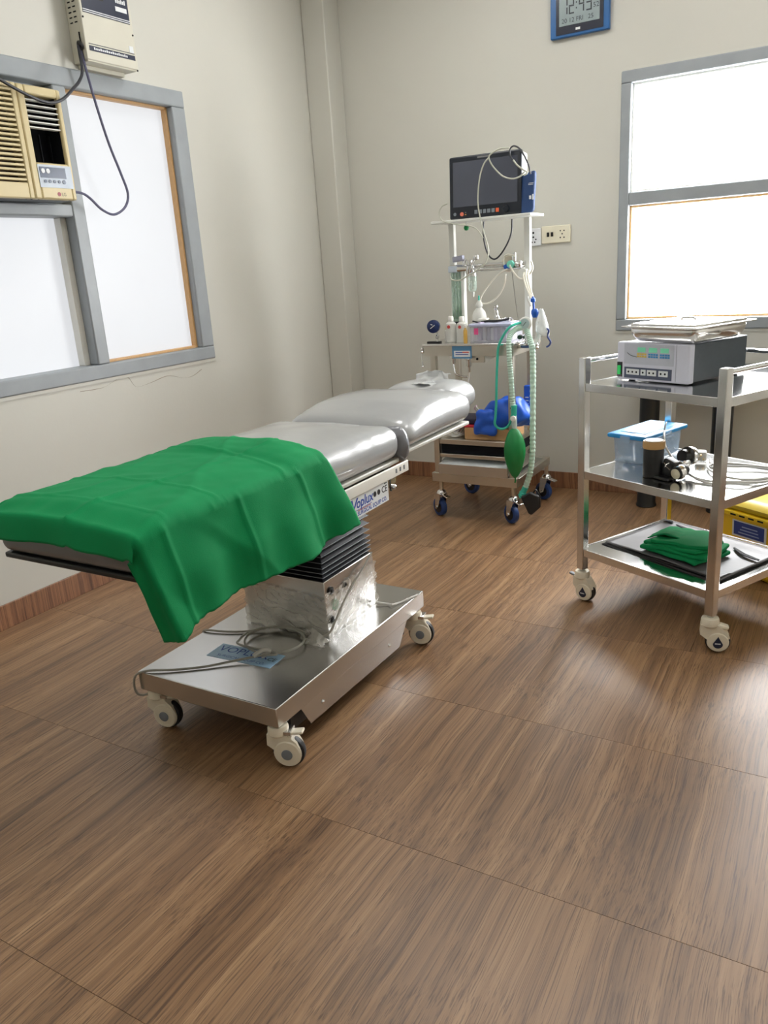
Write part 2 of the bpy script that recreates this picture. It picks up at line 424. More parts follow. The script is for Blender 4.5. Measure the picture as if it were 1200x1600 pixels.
p = pf @ V((.078, -.022, 0)); MB().cyl(p, p+V((.001, 0, 0)), .0075, n=16).build('logo_disc', mat('logo red', srgb(150, 40, 60), .4), ac)
text('LG', .017, pf @ Matrix.Translation((.089, -.028, 0)), INK, ac)
# left-hand grille, every slat its own piece
GY0, GY1, GZ0, GZ1 = AY0+.03, SP-.022, 1.668, 1.985
b = MB(); b.box(AX-.10, AX, AY0, GY0, AZ0, AZ1); b.box(AX-.10, AX, GY1, SP-.0015, AZ0, AZ1); b.box(AX-.10, AX, GY0, GY1, AZ0, GZ0); b.box(AX-.10, AX, GY0, GY1, GZ1, AZ1)
b.build('grille_frame', ACB, ac, .004)
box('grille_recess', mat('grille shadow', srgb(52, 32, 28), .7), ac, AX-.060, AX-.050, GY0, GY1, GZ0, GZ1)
n = 19
for k in range(n):
    z = GZ0+(k+.62)*(GZ1-GZ0)/n
    MB().cbox((AX-.012, (GY0+GY1)/2, z), (.009, (GY1-GY0)/2, .0037), Matrix.Rotation(R(-3), 3, 'Y')).build('slat', ACB, ac)
box('gap_shade', BLACK, ac, XL+.013, AX-.03, AY0+.01, AY1-.01, AZ0-.001, AZ0+.005); box('gap_shade', BLACK, ac, XL+.013, AX-.05, AY0, AY1-.005, AZ1-.004, AZ1+.006)  # black strips stand in for the shaded gaps round the case

# ---- voltage stabilizer
STB = mat('stabilizer enamel', srgb(206, 203, 188), .42, var=.03, scale=8)
SX, SY0, SY1, SZ0, SZ1 = -2.744, 2.493, 2.763, 2.152, 2.455
st = thing('voltage_stabilizer', 'off-white wall-mounted voltage stabilizer box above the window', 'stabilizer', (XL, 2.63, SZ0))
box('case', STB, st, XL, SX-.004, SY0+.004, SY1-.008, SZ0-.006, SZ1, .003)
box('front_cover', STB, st, SX-.02, SX, SY0, SY1, SZ0, SZ1, .004)
sf = frame((SX, SY0, SZ0), (0, 1, 0), (0, 0, 1))
pnl = decal('display_panel', mat('panel navy', srgb(40, 46, 66), .3), st, sf, .012, .255, .168, .300, .0015)
decal('meter_window', mat('meter glass', srgb(72, 82, 96), .15), pnl, sf, .035, .085, .225, .275, .0022)
decal('meter_window', BLACK, pnl, sf, .095, .125, .225, .265, .0022)
decal('stripe', WPRINT, pnl, sf, .012, .255, .178, .181, .0022); decal('stripe', WPRINT, pnl, sf, .012, .255, .171, .174, .0022)
decal('badge', WPRINT, pnl, sf, .185, .245, .205, .222, .0024)
for k in range(6): decal('logo_stroke', WPRINT, pnl, sf, .190+k*.009, .196+k*.009, .235, .247+.004*(k % 2), .0024)
decal('stripe', NAVY, st, sf, .018, .258, .034, .052, .0015)
for k in range(17): decal('lettering', WPRINT, st, sf, .040+k*.0105, .047+k*.0105, .039, .046+.002*(k % 3 == 0), .0022)
decal('stripe', NAVY, st, sf, .018, .258, .058, .0600, .0015)
decal('sticker', STICK, st, sf, .232, .254, .062, .086, .0015)
for yy, zz in ((.008, .15), (.262, .13), (.262, -.003)):
    p = sf @ V((yy, zz, 0)); MB().cyl(p, p+V((.003, 0, 0)), .0035, n=10).build('screw', BLACK, st)
b = MB()
for i in range(7):
    for j in range(2): b.box(XL+.016+j*.026, XL+.030+j*.026, SY0+.002, SY0+.0045, SZ0+.135+i*.018, SZ0+.139+i*.018)
b.build('vent_slots', DARKIN, st)
box('terminal_block', BLACK, st, XL+.012, XL+.05, SY0-.006, SY0+.004, SZ0+.262, SZ0+.295, .002)
box('side_latch', DARKIN, st, SX-.0275, SX-.0245, SY0-.002, SY0+.002, SZ0+.02, SZ0+.10)
box('mount_strip', STB, st, XL, XL+.03, SY0+.02, SY1-.03, SZ0-.022, SZ0-.006, .002)

# ---- cords by the stabilizer
CORD = mat('black cord', srgb(34, 36, 44), .45)
CORDG = mat('slate grey cord', srgb(92, 92, 118), .45)
P0 = (-2.775, 2.486, 2.205)
c = MB(); c.tube([P0, (-2.76, 2.47, 2.19), (-2.72, 2.435, 2.10), (-2.705, 2.40, 2.055), (-2.688, 2.345, 2.015), (-2.682, 2.29, 1.975), (-2.678, 2.24, 1.955), (-2.672, 2.19, 1.95), (-2.668, 2.12, 1.962), (-2.664, 2.03, 1.99), (-2.66, 1.90, 2.04), (-2.658, 1.80, 2.075)], .0058)
tag(c.build('power_cord', CORD), 'thick black power cord drooping across the front of the air conditioner', 'cord')
c = MB(); c.tube([(-2.772, 2.489, 2.20), (-2.768, 2.49, 2.17), (-2.765, 2.50, 2.09), (-2.768, 2.525, 1.98), (-2.77, 2.56, 1.85), (-2.77, 2.60, 1.74), (-2.772, 2.625, 1.66), (-2.774, 2.60, 1.605), (-2.77, 2.53, 1.573), (-2.762, 2.46, 1.59), (-2.752, 2.40, 1.63), (-2.745, 2.355, 1.648), (-2.742, 2.286, 1.652)], .0052)
tag(c.build('power_cord', CORDG), 'thin slate-grey cord hanging in a long loop before the bright pane', 'cord')
c = MB(); c.tube([P0, (-2.765, 2.480, 2.212), (-2.755, 2.484, 2.198), (-2.77, 2.489, 2.19)], .0075); c.build('cable_gland', BLACK, st)

# ---- wall clock
CLB = mat('clock blue', srgb(36, 98, 160), .3, var=.04)
KX0, KX1, KZ0, KZ1 = -1.440, -1.150, 2.304, 2.560
ck = thing('wall_clock', 'blue digital wall clock showing 12:43 high on the wall', 'clock', ((KX0+KX1)/2, YB, KZ0))
box('case', CLB, ck, KX0, KX1, YB-.026, YB, KZ0, KZ1, .004)
kf = frame((KX0, YB-.026, KZ0), (1, 0, 0), (0, 0, 1))
bz = decal('bezel', mat('clock bezel', srgb(24, 30, 48), .25), ck, kf, .030, .262, .012, .230, .003)
lc = decal('lcd', mat('lcd glass', srgb(150, 164, 166), .2), ck, kf, .046, .244, .048, .208, .0045)
LCD = mat('lcd segments', srgb(34, 42, 50), .3)
seg = {'1': 'bc', '2': 'abged', '4': 'fgbc', '3': 'abgcd'}
def digit(ch, x, y, w, h, t):
    q = {'a': (0, w, h-t, h), 'g': (0, w, h/2-t/2, h/2+t/2), 'd': (0, w, 0, t), 'f': (0, t, h/2+t*.7, h-t*.4), 'e': (0, t, t*.4, h/2-t*.7), 'b': (w-t, w, h/2+t*.7, h-t*.4), 'c': (w-t, w, t*.4, h/2-t*.7)}
    b = MB(kf)
    for k_ in seg[ch]: a = q[k_]; b.box(x+a[0], x+a[1], y+a[2], y+a[3], .004, .0055)
    b.build('digit', LCD, lc)
for ch, x in (('1', .062), ('2', .094), ('4', .143), ('3', .180)): digit(ch, x, .094, .026, .070, .006)
b = MB(kf); b.box(.1285, .1335, .112, .118, .004, .0055); b.box(.1285, .1335, .136, .142, .004, .0055); b.build('colon', LCD, lc)
text('52', .030, kf @ Matrix.Translation((.212, .102, .0040)), LCD, lc); text('20 12 FRI', .028, kf @ Matrix.Translation((.058, .059, .0040)), LCD, lc); text('25', .028, kf @ Matrix.Translation((.188, .059, .0040)), LCD, lc)
decal('brand_mark', WPRINT, ck, kf, .128, .150, .022, .032, .004)

# ---- wall sockets
PL = mat('ivory socket plastic', srgb(228, 222, 200), .35, var=.03)
ws = thing('wall_socket', 'ivory wall plate with two black rocker switches and a socket', 'wall socket', (-1.416, YB, 1.35))
box('plate', PL, ws, -1.495, -1.337, YB-.012, YB, 1.350, 1.438, .004)
wf = frame((-1.495, YB-.012, 1.350), (1, 0, 0), (0, 0, 1))
for x in (.030, .052): MB(wf).box(x, x+.014, .034, .056, 0, .004).build('rocker_switch', BLACK, ws, .002)
for x, y in ((.104, .060), (.124, .060), (.114, .044), (.104, .026), (.124, .026)):
    p = wf @ V((x, y, 0)); MB().cyl(p, p+V((0, -.0012, 0)), .0036, n=12).build('pin_hole', DARKIN, ws)
ws = thing('wall_socket', 'small white wall plate with five-pin socket beside the trolley post', 'wall socket', (-1.54, YB, 1.345))
box('plate', mat('white socket plastic', srgb(226, 228, 232), .35), ws, -1.582, -1.498, YB-.011, YB, 1.342, 1.432, .004)
wf = frame((-1.582, YB-.011, 1.342), (1, 0, 0), (0, 0, 1))
for x, y, r in ((.042, .068, .0055), (.042, .046, .0048), (.028, .034, .004), (.056, .034, .004), (.034, .020, .004), (.050, .020, .004)):
    p = wf @ V((x, y, 0)); MB().cyl(p, p+V((0, -.0012, 0)), r, n=12).build('pin_hole', DARKIN, ws)
# ================================================================== CASTERS
TREAD = mat('caster tread', srgb(34, 35, 38), .5)
HUBG = mat('caster hub grey', srgb(120, 128, 136), .4)
_cm = {}
def caster_meshes(style):
    if style in _cm: return _cm[style]
    d = []
    if style in ('table', 'cart', 'cartb'):
        wx, r = (.026, .046) if style == 'table' else ((.016, .040) if style == 'cart' else (.026, .040))
        hz = .118 if style == 'table' else .112
        h = MB()
        h.lathe([(.012, hz+.010), (.026, hz+.008), (.029, hz), (.029, hz-.016), (.024, hz-.022)], n=24)
        # hooded body: side profile swept across
        prof = [(-.028, hz-.014), (.026, hz-.014), (wx+.028, r+.034), (wx+.036, r+.016), (wx+.02, r+.004), (wx-.010, r-.006), (wx-.030, r+.004), (-.030, r+.024)]
        h.prism(prof, frame((0, .019, 0), (1, 0, 0), (0, 0, 1)), .038)
        d.append(('caster', h.mesh('caster', CREAM)))
        w_ = MB(); w_.lathe([(.012, -.012), (r-.006, -.012), (r-.001, -.009), (r, -.004), (r, .004), (r-.001, .009), (r-.006, .012), (.012, .012)], (wx, 0, r), (0, 1, 0), 32)
        d.append(('wheel', w_.mesh('wheel', TREAD)))
        for sg in (-1, 1):
            cv = MB(); cv.lathe([(r*.84, .011), (r*.86, .018), (r*.78, .0225), (.004, .0245)], (wx, 0, r), (0, sg, 0), 28)
            d.append(('wheel_cover', cv.mesh('wheel_cover', CREAM)))
            if style == 'table':
                hb = MB(); hb.lathe([(.0155, .024), (.0155, .0258), (.013, .0265), (.002, .0265)], (wx, 0, r), (0, sg, 0), 20)
                d.append(('hub_cap', hb.mesh('hub_cap', HUBG)))
            else:
                pts = []
                for i in range(20):
                    q = 2*PI*i/20; x = math.cos(q)*.0155; z = math.sin(q)*.0155
                    if z > 0: x *= (1-z/.0155*.92); z *= 1.75
                    pts.append((x, z-.004))
                if sg < 0: pp = frame((wx, -.0242, r), (1, 0, 0), (0, 0, 1))
                else: pp = frame((wx, .0242, r), (-1, 0, 0), (0, 0, 1))
                hb = MB(); hb.prism(pts, pp, .0012); d.append(('drop_badge', hb.mesh('drop_badge', NAVY)))
                b = MB(pp)
                for k in range(5): b.box(-.009+k*.0036, -.0064+k*.0036, -.005, -.001, .001, .002)
                d.append(('badge_print', b.mesh('badge_print', WPRINT)))
        br = MB()
        if style == 'cartb':
            br.rbox((.040, 0, hz-.020), (.018, .013, .007), .006, (2, 2, 1), m=Matrix.Rotation(R(16), 3, 'Y')); d.append(('brake_lever', br.mesh('brake_lever', CREAM)))
        elif style == 'table':
            br.rbox((.052, 0, hz-.012), (.020, .013, .004), .003, (2, 2, 1), m=Matrix.Rotation(R(-8), 3, 'Y'))
            br.cyl((.03, -.018, hz-.016), (.03, .018, hz-.016), .004, n=10)
            d.append(('brake_lever', br.mesh('brake_lever', CREAM)))
            b = MB(); b.box(.018, .040, -.0205, .0205, hz-.014, hz-.004); d.append(('brake_plate', b.mesh('brake_plate', STEEL)))
        else:
            br.rbox((-.040, 0, hz-.014), (.014, .009, .004), .003, (2, 2, 1), m=Matrix.Rotation(R(14), 3, 'Y'))
            d.append(('brake_lever', br.mesh('brake_lever', GREYR)))
        st_ = MB(); st_.cyl((0, 0, hz+.006), (0, 0, hz+.024), .0105, n=14); d.append(('stem', st_.mesh('stem', STEEL)))
    else:
        BLUEW = mat('blue caster tyre', srgb(36, 66, 122), .45)
        h = MB(); r = .050; wx = -.018
        h.lathe([(.008, .150), (.016, .146), (.024, .138), (.026, .128), (.020, .122)], n=20)
        for sg in (-1, 1):
            h.prism([(-.024, .128), (.022, .128), (wx+.016, .052), (wx, .040), (wx-.014, .052)], frame((0, sg*.022+.002, 0), (1, 0, 0), (0, 0, 1)), .004)
        d.append(('caster', h.mesh('caster', CHROME)))
        w_ = MB(); w_.lathe([(.020, -.013), (r-.010, -.0155), (r-.002, -.012), (r, -.005), (r, .005), (r-.002, .012), (r-.010, .0155), (.020, .013)], (wx, 0, r), (0, 1, 0), 30)
        d.append(('wheel', w_.mesh('wheel', BLUEW)))
        c_ = MB(); c_.lathe([(.031, -.0165), (.033, 0), (.031, .0165)], (wx, 0, r), (0, 1, 0), 24); d.append(('wheel_core', c_.mesh('wheel_core', BLACK)))
        a_ = MB(); a_.cyl((wx, -.028, r), (wx, .028, r), .008, n=12); d.append(('axle', a_.mesh('axle', CHROME)))
        br = MB(); br.rbox((.042, 0, .120), (.024, .014, .004), .003, (2, 2, 1), m=Matrix.Rotation(R(10), 3, 'Y')); d.append(('brake_lever', br.mesh('brake_lever', CHROME)))
    _cm[style] = d; return d
def caster(parent, loc, rz, style):
    d = caster_meshes(style)
    o = bpy.data.objects.new(d[0][0], d[0][1]); COL.objects.link(o); o.parent = parent
    W = Matrix.Translation(loc) @ Matrix.Rotation(rz, 4, 'Z')
    o.matrix_local = MW[parent.name].inverted() @ W; MW[o.name] = W
    for nm, me in d[1:]:
        c_ = bpy.data.objects.new(nm, me); COL.objects.link(c_); c_.parent = o; MW[c_.name] = W
    return o

# ================================================================== OPERATING TABLE
PAD = mat('plastic-wrapped grey vinyl', srgb(164, 166, 167), .28, var=.03, scale=5, bump=.10, bscale=9, coat=.8)
PADD = mat('shaded grey vinyl', srgb(112, 113, 116), .32, var=.10, scale=6, bump=.05, bscale=14, coat=.25)  # darker copy of the pad vinyl, near-end shade put into the colour
BOARD = mat('black padded board edge', srgb(30, 30, 31), .4, var=.2)
BELL = mat('bellows vinyl', srgb(24, 26, 32), .45, var=.15)
BELE = mat('bellows edge highlight', srgb(104, 110, 118), .4)  # pale strips imitate highlights along the pleat edges
FILM = mat('crumpled clear film', srgb(232, 228, 218), .16, var=.05, alpha=.34, bump=.7, bscale=14, coat=.5, stretch=(1, 1, 2.2))
CLEARF = mat('loose clear cover', srgb(206, 208, 208), .14, var=.04, alpha=.75, bump=.25, bscale=20, coat=.5)
TX, TY = -1.485, 1.835
ot = thing('operating_table', 'grey padded operating table on a stainless steel base with cream casters', 'operating table', (TX, TY, 0))
bx0, bx1, by0, by1 = TX-.258, TX+.258, 1.410, 2.260
base = MB(); base.box(bx0, bx1, by0, by1, .130, .190)
base = base.build('base', STEEL, ot, .0025)
for sg, xx in ((1, bx1-.003), (-1, bx0+.001)):
    pl = [(1.455, .131), (1.516, .131), (1.555, .064), (2.073, .058), (2.135, .131)]
    s_ = MB(); s_.prism([(q[0], q[1]) for q in pl], frame((xx, 0, 0), (0, 1, 0), (0, 0, 1)), .002)
    s_ = s_.build('side_skirt', STEEL, ot)
    for q in ((1.619, .098), (2.009, .094)):
        MB().lathe([(.006, 0), (.006, .002), (.003, .0045), (.0005, .005)], (xx+(.002 if sg > 0 else 0), q[0], q[1]), (sg, 0, 0), 12).build('bolt', CHROME, s_)
box('dark_inner_box', BLACK, ot, bx0+.03, bx1-.03, by0+.09, by1-.10, .062, .129)  # black box filling the space between the side skirts
for lx, ly, rz in ((.236, -.400, 19), (.236, .385, 14), (-.222, -.395, 12), (-.236, .385, 40)):
    caster(ot, (TX+lx, TY+ly, 0), R(rz), 'table')
# maker's sticker on the base
lf = frame((-1.619, 1.601, .1905), (.234, .012, 0), (0, 1, 0))
sk = decal('base_sticker', mat('pale blue sticker', srgb(150, 186, 214), .35), ot, lf, 0, .235, -.03, .052, .0006)
text('VOPLUX', .046, lf @ Matrix.Translation((.010, .010, -.0003)), LBLUE, sk, sx=1.05); text('SURGICAL EQUIP CO.', .018, lf @ Matrix.Translation((.030, -.020, -.0003)), LBLUE, sk); text('CE', .026, lf @ Matrix.Translation((.196, .006, -.0003)), INK, sk)
# lifting column
kx0, kx1, ky0, ky1 = TX-.160, TX+.155, 1.815, 2.105
cb = box('column_box', STEEL, ot, kx0, kx1, ky0, ky1, .190, .378, .002)
for yy, zz, rr, m_ in ((1.846, .340, .013, BLACK), (1.925, .330, .009, BLACK), (1.824+.012, .245, .014, RUBBER)):
    MB().lathe([(rr, 0), (rr, .004), (rr*.5, .006), (rr*.45, .010), (.001, .010)], (kx1, yy, zz), (1, 0, 0), 16).build('socket_port', m_, cb)
MB().lathe([(.018, 0), (.018, .003), (.002, .004)], (kx1, 1.866, .284), (1, 0, 0), 18).build('green_seal', mat('green seal', srgb(24, 120, 66), .4), cb)
# bellows: pleats that open out towards the top
zs = [.378]; st_ = .0125
for k in range(9): zs.append(zs[-1]+st_); st_ *= 1.13
b = MB(); we = MB(); loops = []
def ring(ins, z): return [(kx0+ins, ky0+ins, z), (kx1-ins, ky0+ins, z), (kx1-ins, ky1-ins, z), (kx0+ins, ky1-ins, z)]
for k in range(len(zs)-1):
    a, c_ = zs[k], zs[k+1]; mid = (a+c_)/2
    b.add(ring(.004, a)+ring(.020, mid)+ring(.004, c_), [(i+4*j, (i+1) % 4+4*j, (i+1) % 4+4*(j+1), i+4*(j+1)) for j in range(2) for i in range(4)])
    for p, q in zip(ring(.003, c_), ring(.003, c_)[1:]+ring(.003, c_)[:1]): we.cyl(p, q, .0013, n=6)
bl = b.build('bellows', BELL, ot, sharp=20); we.build('bellows_edge_highlight', BELE, bl)
ztop = zs[-1]
box('column_cap', STEEL, ot, kx0+.004, kx1-.004, ky0+.004, ky1-.004, ztop, ztop+.030, .003)
b = MB(); b.box(TX-.225, TX+.225, 1.60, 2.165, .600, .664); b.box(TX-.10, TX+.10, 1.82, 2.10, ztop+.02, .60)
b.build('seat_subframe', STEEL, ot, .004)
box('section_subframe', BLACK, ot, TX-.17, TX+.17, 1.12, 1.60, .648, .676, .004); box('section_subframe', BLACK, ot, TX-.12, TX+.12, 2.17, 2.66, .660, .690, .004)
box('head_bar', STEEL, ot, TX-.06, TX+.06, 2.70, 2.96, .672, .690, .003)
# section boards
for y0, y1, hw, z0 in ((1.068, 1.575, .238, .677), (1.585, 2.178, .240, .676), (2.225, 2.735, .240, .690), (2.745, 2.960, .140, .700)):
    box('section_board', BOARD if y0 < 1.1 else mat('pale board trim', srgb(190, 188, 178), .4), ot, TX-hw, TX+hw, y0, y1, z0, z0+.014, .004)
# cushions
def cushion(name, m, y0, y1, hw, z0, h, dome, r, fx=None, label=None, n=(20, 24, 4)):
    cyy = (y0+y1)/2; hy = (y1-y0)/2
    def fn(p):
        u = p.x/hw; v = p.y/hy; t = (p.z+h/2)/h
        d = dome*(1-abs(u)**2.6)*(1-abs(v)**2.6)*max(t, 0)
        wr = 0
        if t > .25:
            e_ = max(0, abs(u)-.55)/.45
            wr = .0035*math.sin(v*31+3*noise.noise(V((u*2, v*3, z0*9))))*e_*noise.noise(V((v*5, u, 2.2))) + .004*noise.noise(V((p.x*9, p.y*7, z0*5)))*t
        q = V((p.x*(1+.012*math.sin(t*PI)), p.y, p.z+d+wr))
        if fx: q = fx(q, u, v, t)
        return q
    b = MB(); b.rbox((TX, cyy, z0+h/2), (hw, hy, h/2), r, n, fn)
    return b.build(name, m, ot, sharp=60, label=label)
cushion('leg_cushion', PADD, 1.066, 1.578, .248, .690, .108, .018, .026)
cushion('seat_cushion', PAD, 1.586, 2.182, .250, .689, .108, .024, .045, n=(24, 28, 5))
def backfx(q, u, v, t):
    # puffier towards the shoulders, tapering to the hip end
    if t > 0: q.z += t*(.004*v - .030*max(0, -v-.35)**1.0) + t*.008*math.exp(-((v-.1)/.5)**2)
    return q
cushion('back_cushion', PAD, 2.212, 2.752, .252, .703, .110, .026, .052, backfx, n=(26, 28, 5))
def headfx(q, u, v, t):
    q.z -= max(t, 0)*.020*math.exp(-(u/.35)**2)*math.exp(-((v+.2)/.6)**2)
    return q
hd = cushion('head_cushion', PAD, 2.735, 3.005, .162, .713, .098, .028, .045, headfx, n=(20, 16, 5))
# crumpled clear covers
def flap(u, v):
    x = TX-.085+.155*u+.02*noise.noise(V((u*3, v*4, 8))); y = 2.815+.15*v+.02*noise.noise(V((u*4, 2, v*3)))
    z = .820+.010*math.sin(u*PI)+.012*max(0, v-.55)/.45*1.6+.006*noise.noise(V((u*6, v*5, 1.3)))
    if v > .8: y -= (v-.8)*.10; z += math.sin((v-.8)/.2*PI*.8)*.018
    return V((x, y, z))
MB().grid(flap, 24, 20).build('loose_plastic', CLEARF, hd, solid=.001, sharp=70)
def gather(u, v):
    a = u*2*PI; e_ = 1 if v < .93 else max(.05, math.sqrt(max(0, 1-((v-.93)/.07)**2)))
    rr = e_*(1+.10*math.sin(v*21+a)+.16*noise.noise(V((math.cos(a)*2, v*8, math.sin(a)*2))))
    return V((TX-.22+.486*v, 2.196+rr*.031*math.cos(a), .728+rr*.056*math.sin(a)))
MB().grid(gather, 24, 70, wrap=True).build('cover_fold', mat('bunched grey vinyl', srgb(112, 114, 120), .28, coat=.5, bump=.15, bscale=14), ot, sharp=70)
# side rails with clamps
for sg in (1, -1):
    xr = TX+sg*.252
    rl = MB(); rl.rbox((xr, 1.885, .660), (.004, .325, .018), .0035, (1, 4, 1)); rl = rl.build('side_rail', WHITE, ot)
    for yy in (1.64, 1.88, 2.10):
        box('rail_spacer', STEEL, rl, xr-sg*.030 if sg > 0 else xr+.004, xr-.004 if sg > 0 else xr+.030, yy-.015, yy+.015, .648, .672)
xr = TX+.257
rf = frame((xr-.001, 2.110, .650), (0, 1, 0), (0, 0, 1))
for k in range(3): MB(rf).box(.012+k*.026, .020+k*.026, .004, .018, 0, .0012).build('rail_slot', GREYR, ot)
b = MB(); b.prism([(2.095, .640), (2.135, .640), (2.120, .610), (2.098, .600)], frame((xr-.014, 0, 0), (0, 1, 0), (0, 0, 1)), .008); b.build('rail_bracket', STEEL, ot)
MB().lathe([(.008, 0), (.008, .010), (.004, .014)], (xr-.008, 2.108, .612), (1, 0, 0), 12).build('clamp_screw', CHROME, ot)
# maker's label plate
pfm = frame((xr-.010, 1.800, .572), (0, 1, .012), (0, 0, 1))
lp = MB(pfm); lp.box(0, .282, 0, .066, -.004, .001); lp = lp.build('label_plate', STICK, ot)
text('V', .052, pfm @ Matrix.Translation((.052, .025, .0)), LBLUE, lp, shear=.25, sx=1.2, bold=.0012)
text('oplux', .043, pfm @ Matrix.Translation((.088, .030, .0)), LBLUE, lp, shear=.15, bold=.0010)
MB(pfm).box(.064, .178, .0235, .0250, .001, .0016).build('underline', LBLUE, lp)
text('VOPLUX SURGICAL EQUIP CO.', .0185, pfm @ Matrix.Translation((.018, .0055, .0)), LBLUE, lp, sx=.98, bold=.0005)
text('CE', .029, pfm @ Matrix.Translation((.240, .034, .0)), INK, lp, bold=.0005)
for x in (.190, .214):
    p = pfm @ V((x+.008, .044, .0012)); MB().lathe([(.0088, 0), (.0088, .0006), (.0062, .0006), (.0062, .0002)], p, (1, 0, 0), 18).build('round_mark', INK, lp); MB().cyl(p, p+V((.0008, 0, 0)), .0042, n=10).build('round_mark', INK, lp)
MB(pfm).box(.258, .274, .0595, .0625, .001, .0016).build('small_print', INK, lp)
MB(pfm).box(.094, .170, .0200, .0222, .001, .0016).build('small_print', mat('red print', srgb(170, 70, 60), .5), lp)
# cling film round the column
def film(u, v):
    per = [(kx0, ky0), (kx1, ky0), (kx1, ky1), (kx0, ky1)]
    q = u*4; k = int(q) % 4; f_ = q-int(q); a = per[k]; c_ = per[(k+1) % 4]
    x = a[0]+(c_[0]-a[0])*f_; y = a[1]+(c_[1]-a[1])*f_
    nx, ny = x-(kx0+kx1)/2, y-(ky0+ky1)/2; L_ = math.hypot(nx, ny)
    w1_ = noise.noise(V((x*26+v*3, y*26-v*4, v*4))); w2_ = noise.noise(V((x*60-v*9, y*60+v*9, v*9)))
    o_ = .004+.007*(1-min(1, abs(w1_)*4))+.0025*(1-min(1, abs(w2_)*4))+.012*(1-v)**2*abs(noise.noise(V((x*9, y*9, 7))))
    top = .345+.012*noise.noise(V((x*14, y*14, 3.1)))-(.03 if k == 0 else 0)*(f_-.3)
    return V((x+nx/L_*o_, y+ny/L_*o_, .1925+(top-.1925)*v))
MB().grid(film, 240, 34, wrap=True).build('cling_film', FILM, ot, sharp=80)
def filmtail(u, v): return V((-1.375+.06*u+.03*v*noise.noise(V((u*7, v*4, 0))), 1.795-.045*v, .193+.035*(1-v)*(1-u)+.010*abs(noise.noise(V((u*9, v*8, 2))))))
MB().grid(filmtail, 12, 8).build('cling_film_tail', FILM, ot, sharp=80)
c = MB(); c.tube([(-1.322, 2.09, .20), (-1.285, 2.105, .195), (-1.262, 2.10, .198), (-1.250, 2.135, .194), (-1.235, 2.17, .196), (-1.224, 2.215, .194)], lambda t: .0028+.003*abs(noise.noise(V((t*19, 0, 4)))), n=6); c.build('twisted_film', mat('twisted film', srgb(214, 212, 206), .3), ot)

# ---- hand control cable coiled on the base
CAB = mat('warm grey cable', srgb(150, 147, 136), .42)
zc = .1955
pts = [(-1.322, 2.088, .383), (-1.316, 2.02, .352), (-1.314, 1.943, .318), (-1.312, 1.88, .283), (-1.312, 1.838, .248), (-1.320, 1.806, .215), (-1.352, 1.795, .199)]
cx_, cy_ = -1.475, 1.716
a0 = math.atan2(1.795-cy_, -1.352-cx_)
for k in range(26):
    q = a0+k/26*2*PI*1.62
    rr = 1+.10*math.sin(k*.55)
    pts.append((cx_+.098*rr*math.cos(q), cy_+.088*rr*math.sin(q), zc+.004+.0004*k))
pts += [(-1.40, 1.64, zc+.012), (-1.44, 1.612, zc+.010), (-1.500, 1.565, zc+.004), (-1.565, 1.505, zc), (-1.64, 1.452, zc), (-1.705, 1.418, zc), (-1.742, 1.401, .182), (-1.752, 1.396, .150), (-1.748, 1.398, .122), (-1.735, 1.41, .112), (-1.715, 1.43, .117)]
hc = thing('hand_control_cable', 'grey control cable lying coiled on the steel base of the operating table', 'cable', (cx_, cy_, .19))
MB().tube(pts, .0036, n=8, k=6).build('cable', CAB, hc)
MB().tube([(-1.40, 1.79, zc+.012), (-1.47, 1.805, zc+.012), (-1.545, 1.785, zc+.006), (-1.60, 1.745, zc), (-1.665, 1.715, zc), (-1.73, 1.70, zc), (-1.747, 1.695, .185), (-1.748, 1.69, .15)], .0036).build('cable', CAB, hc)
MB().tube([(-1.455, 1.60, zc+.012), (-1.435, 1.625, zc+.024), (-1.425, 1.64, zc+.012), (-1.44, 1.618, zc+.004)], .007).build('cable_tie', mat('film tie', srgb(196, 192, 184), .3), hc)

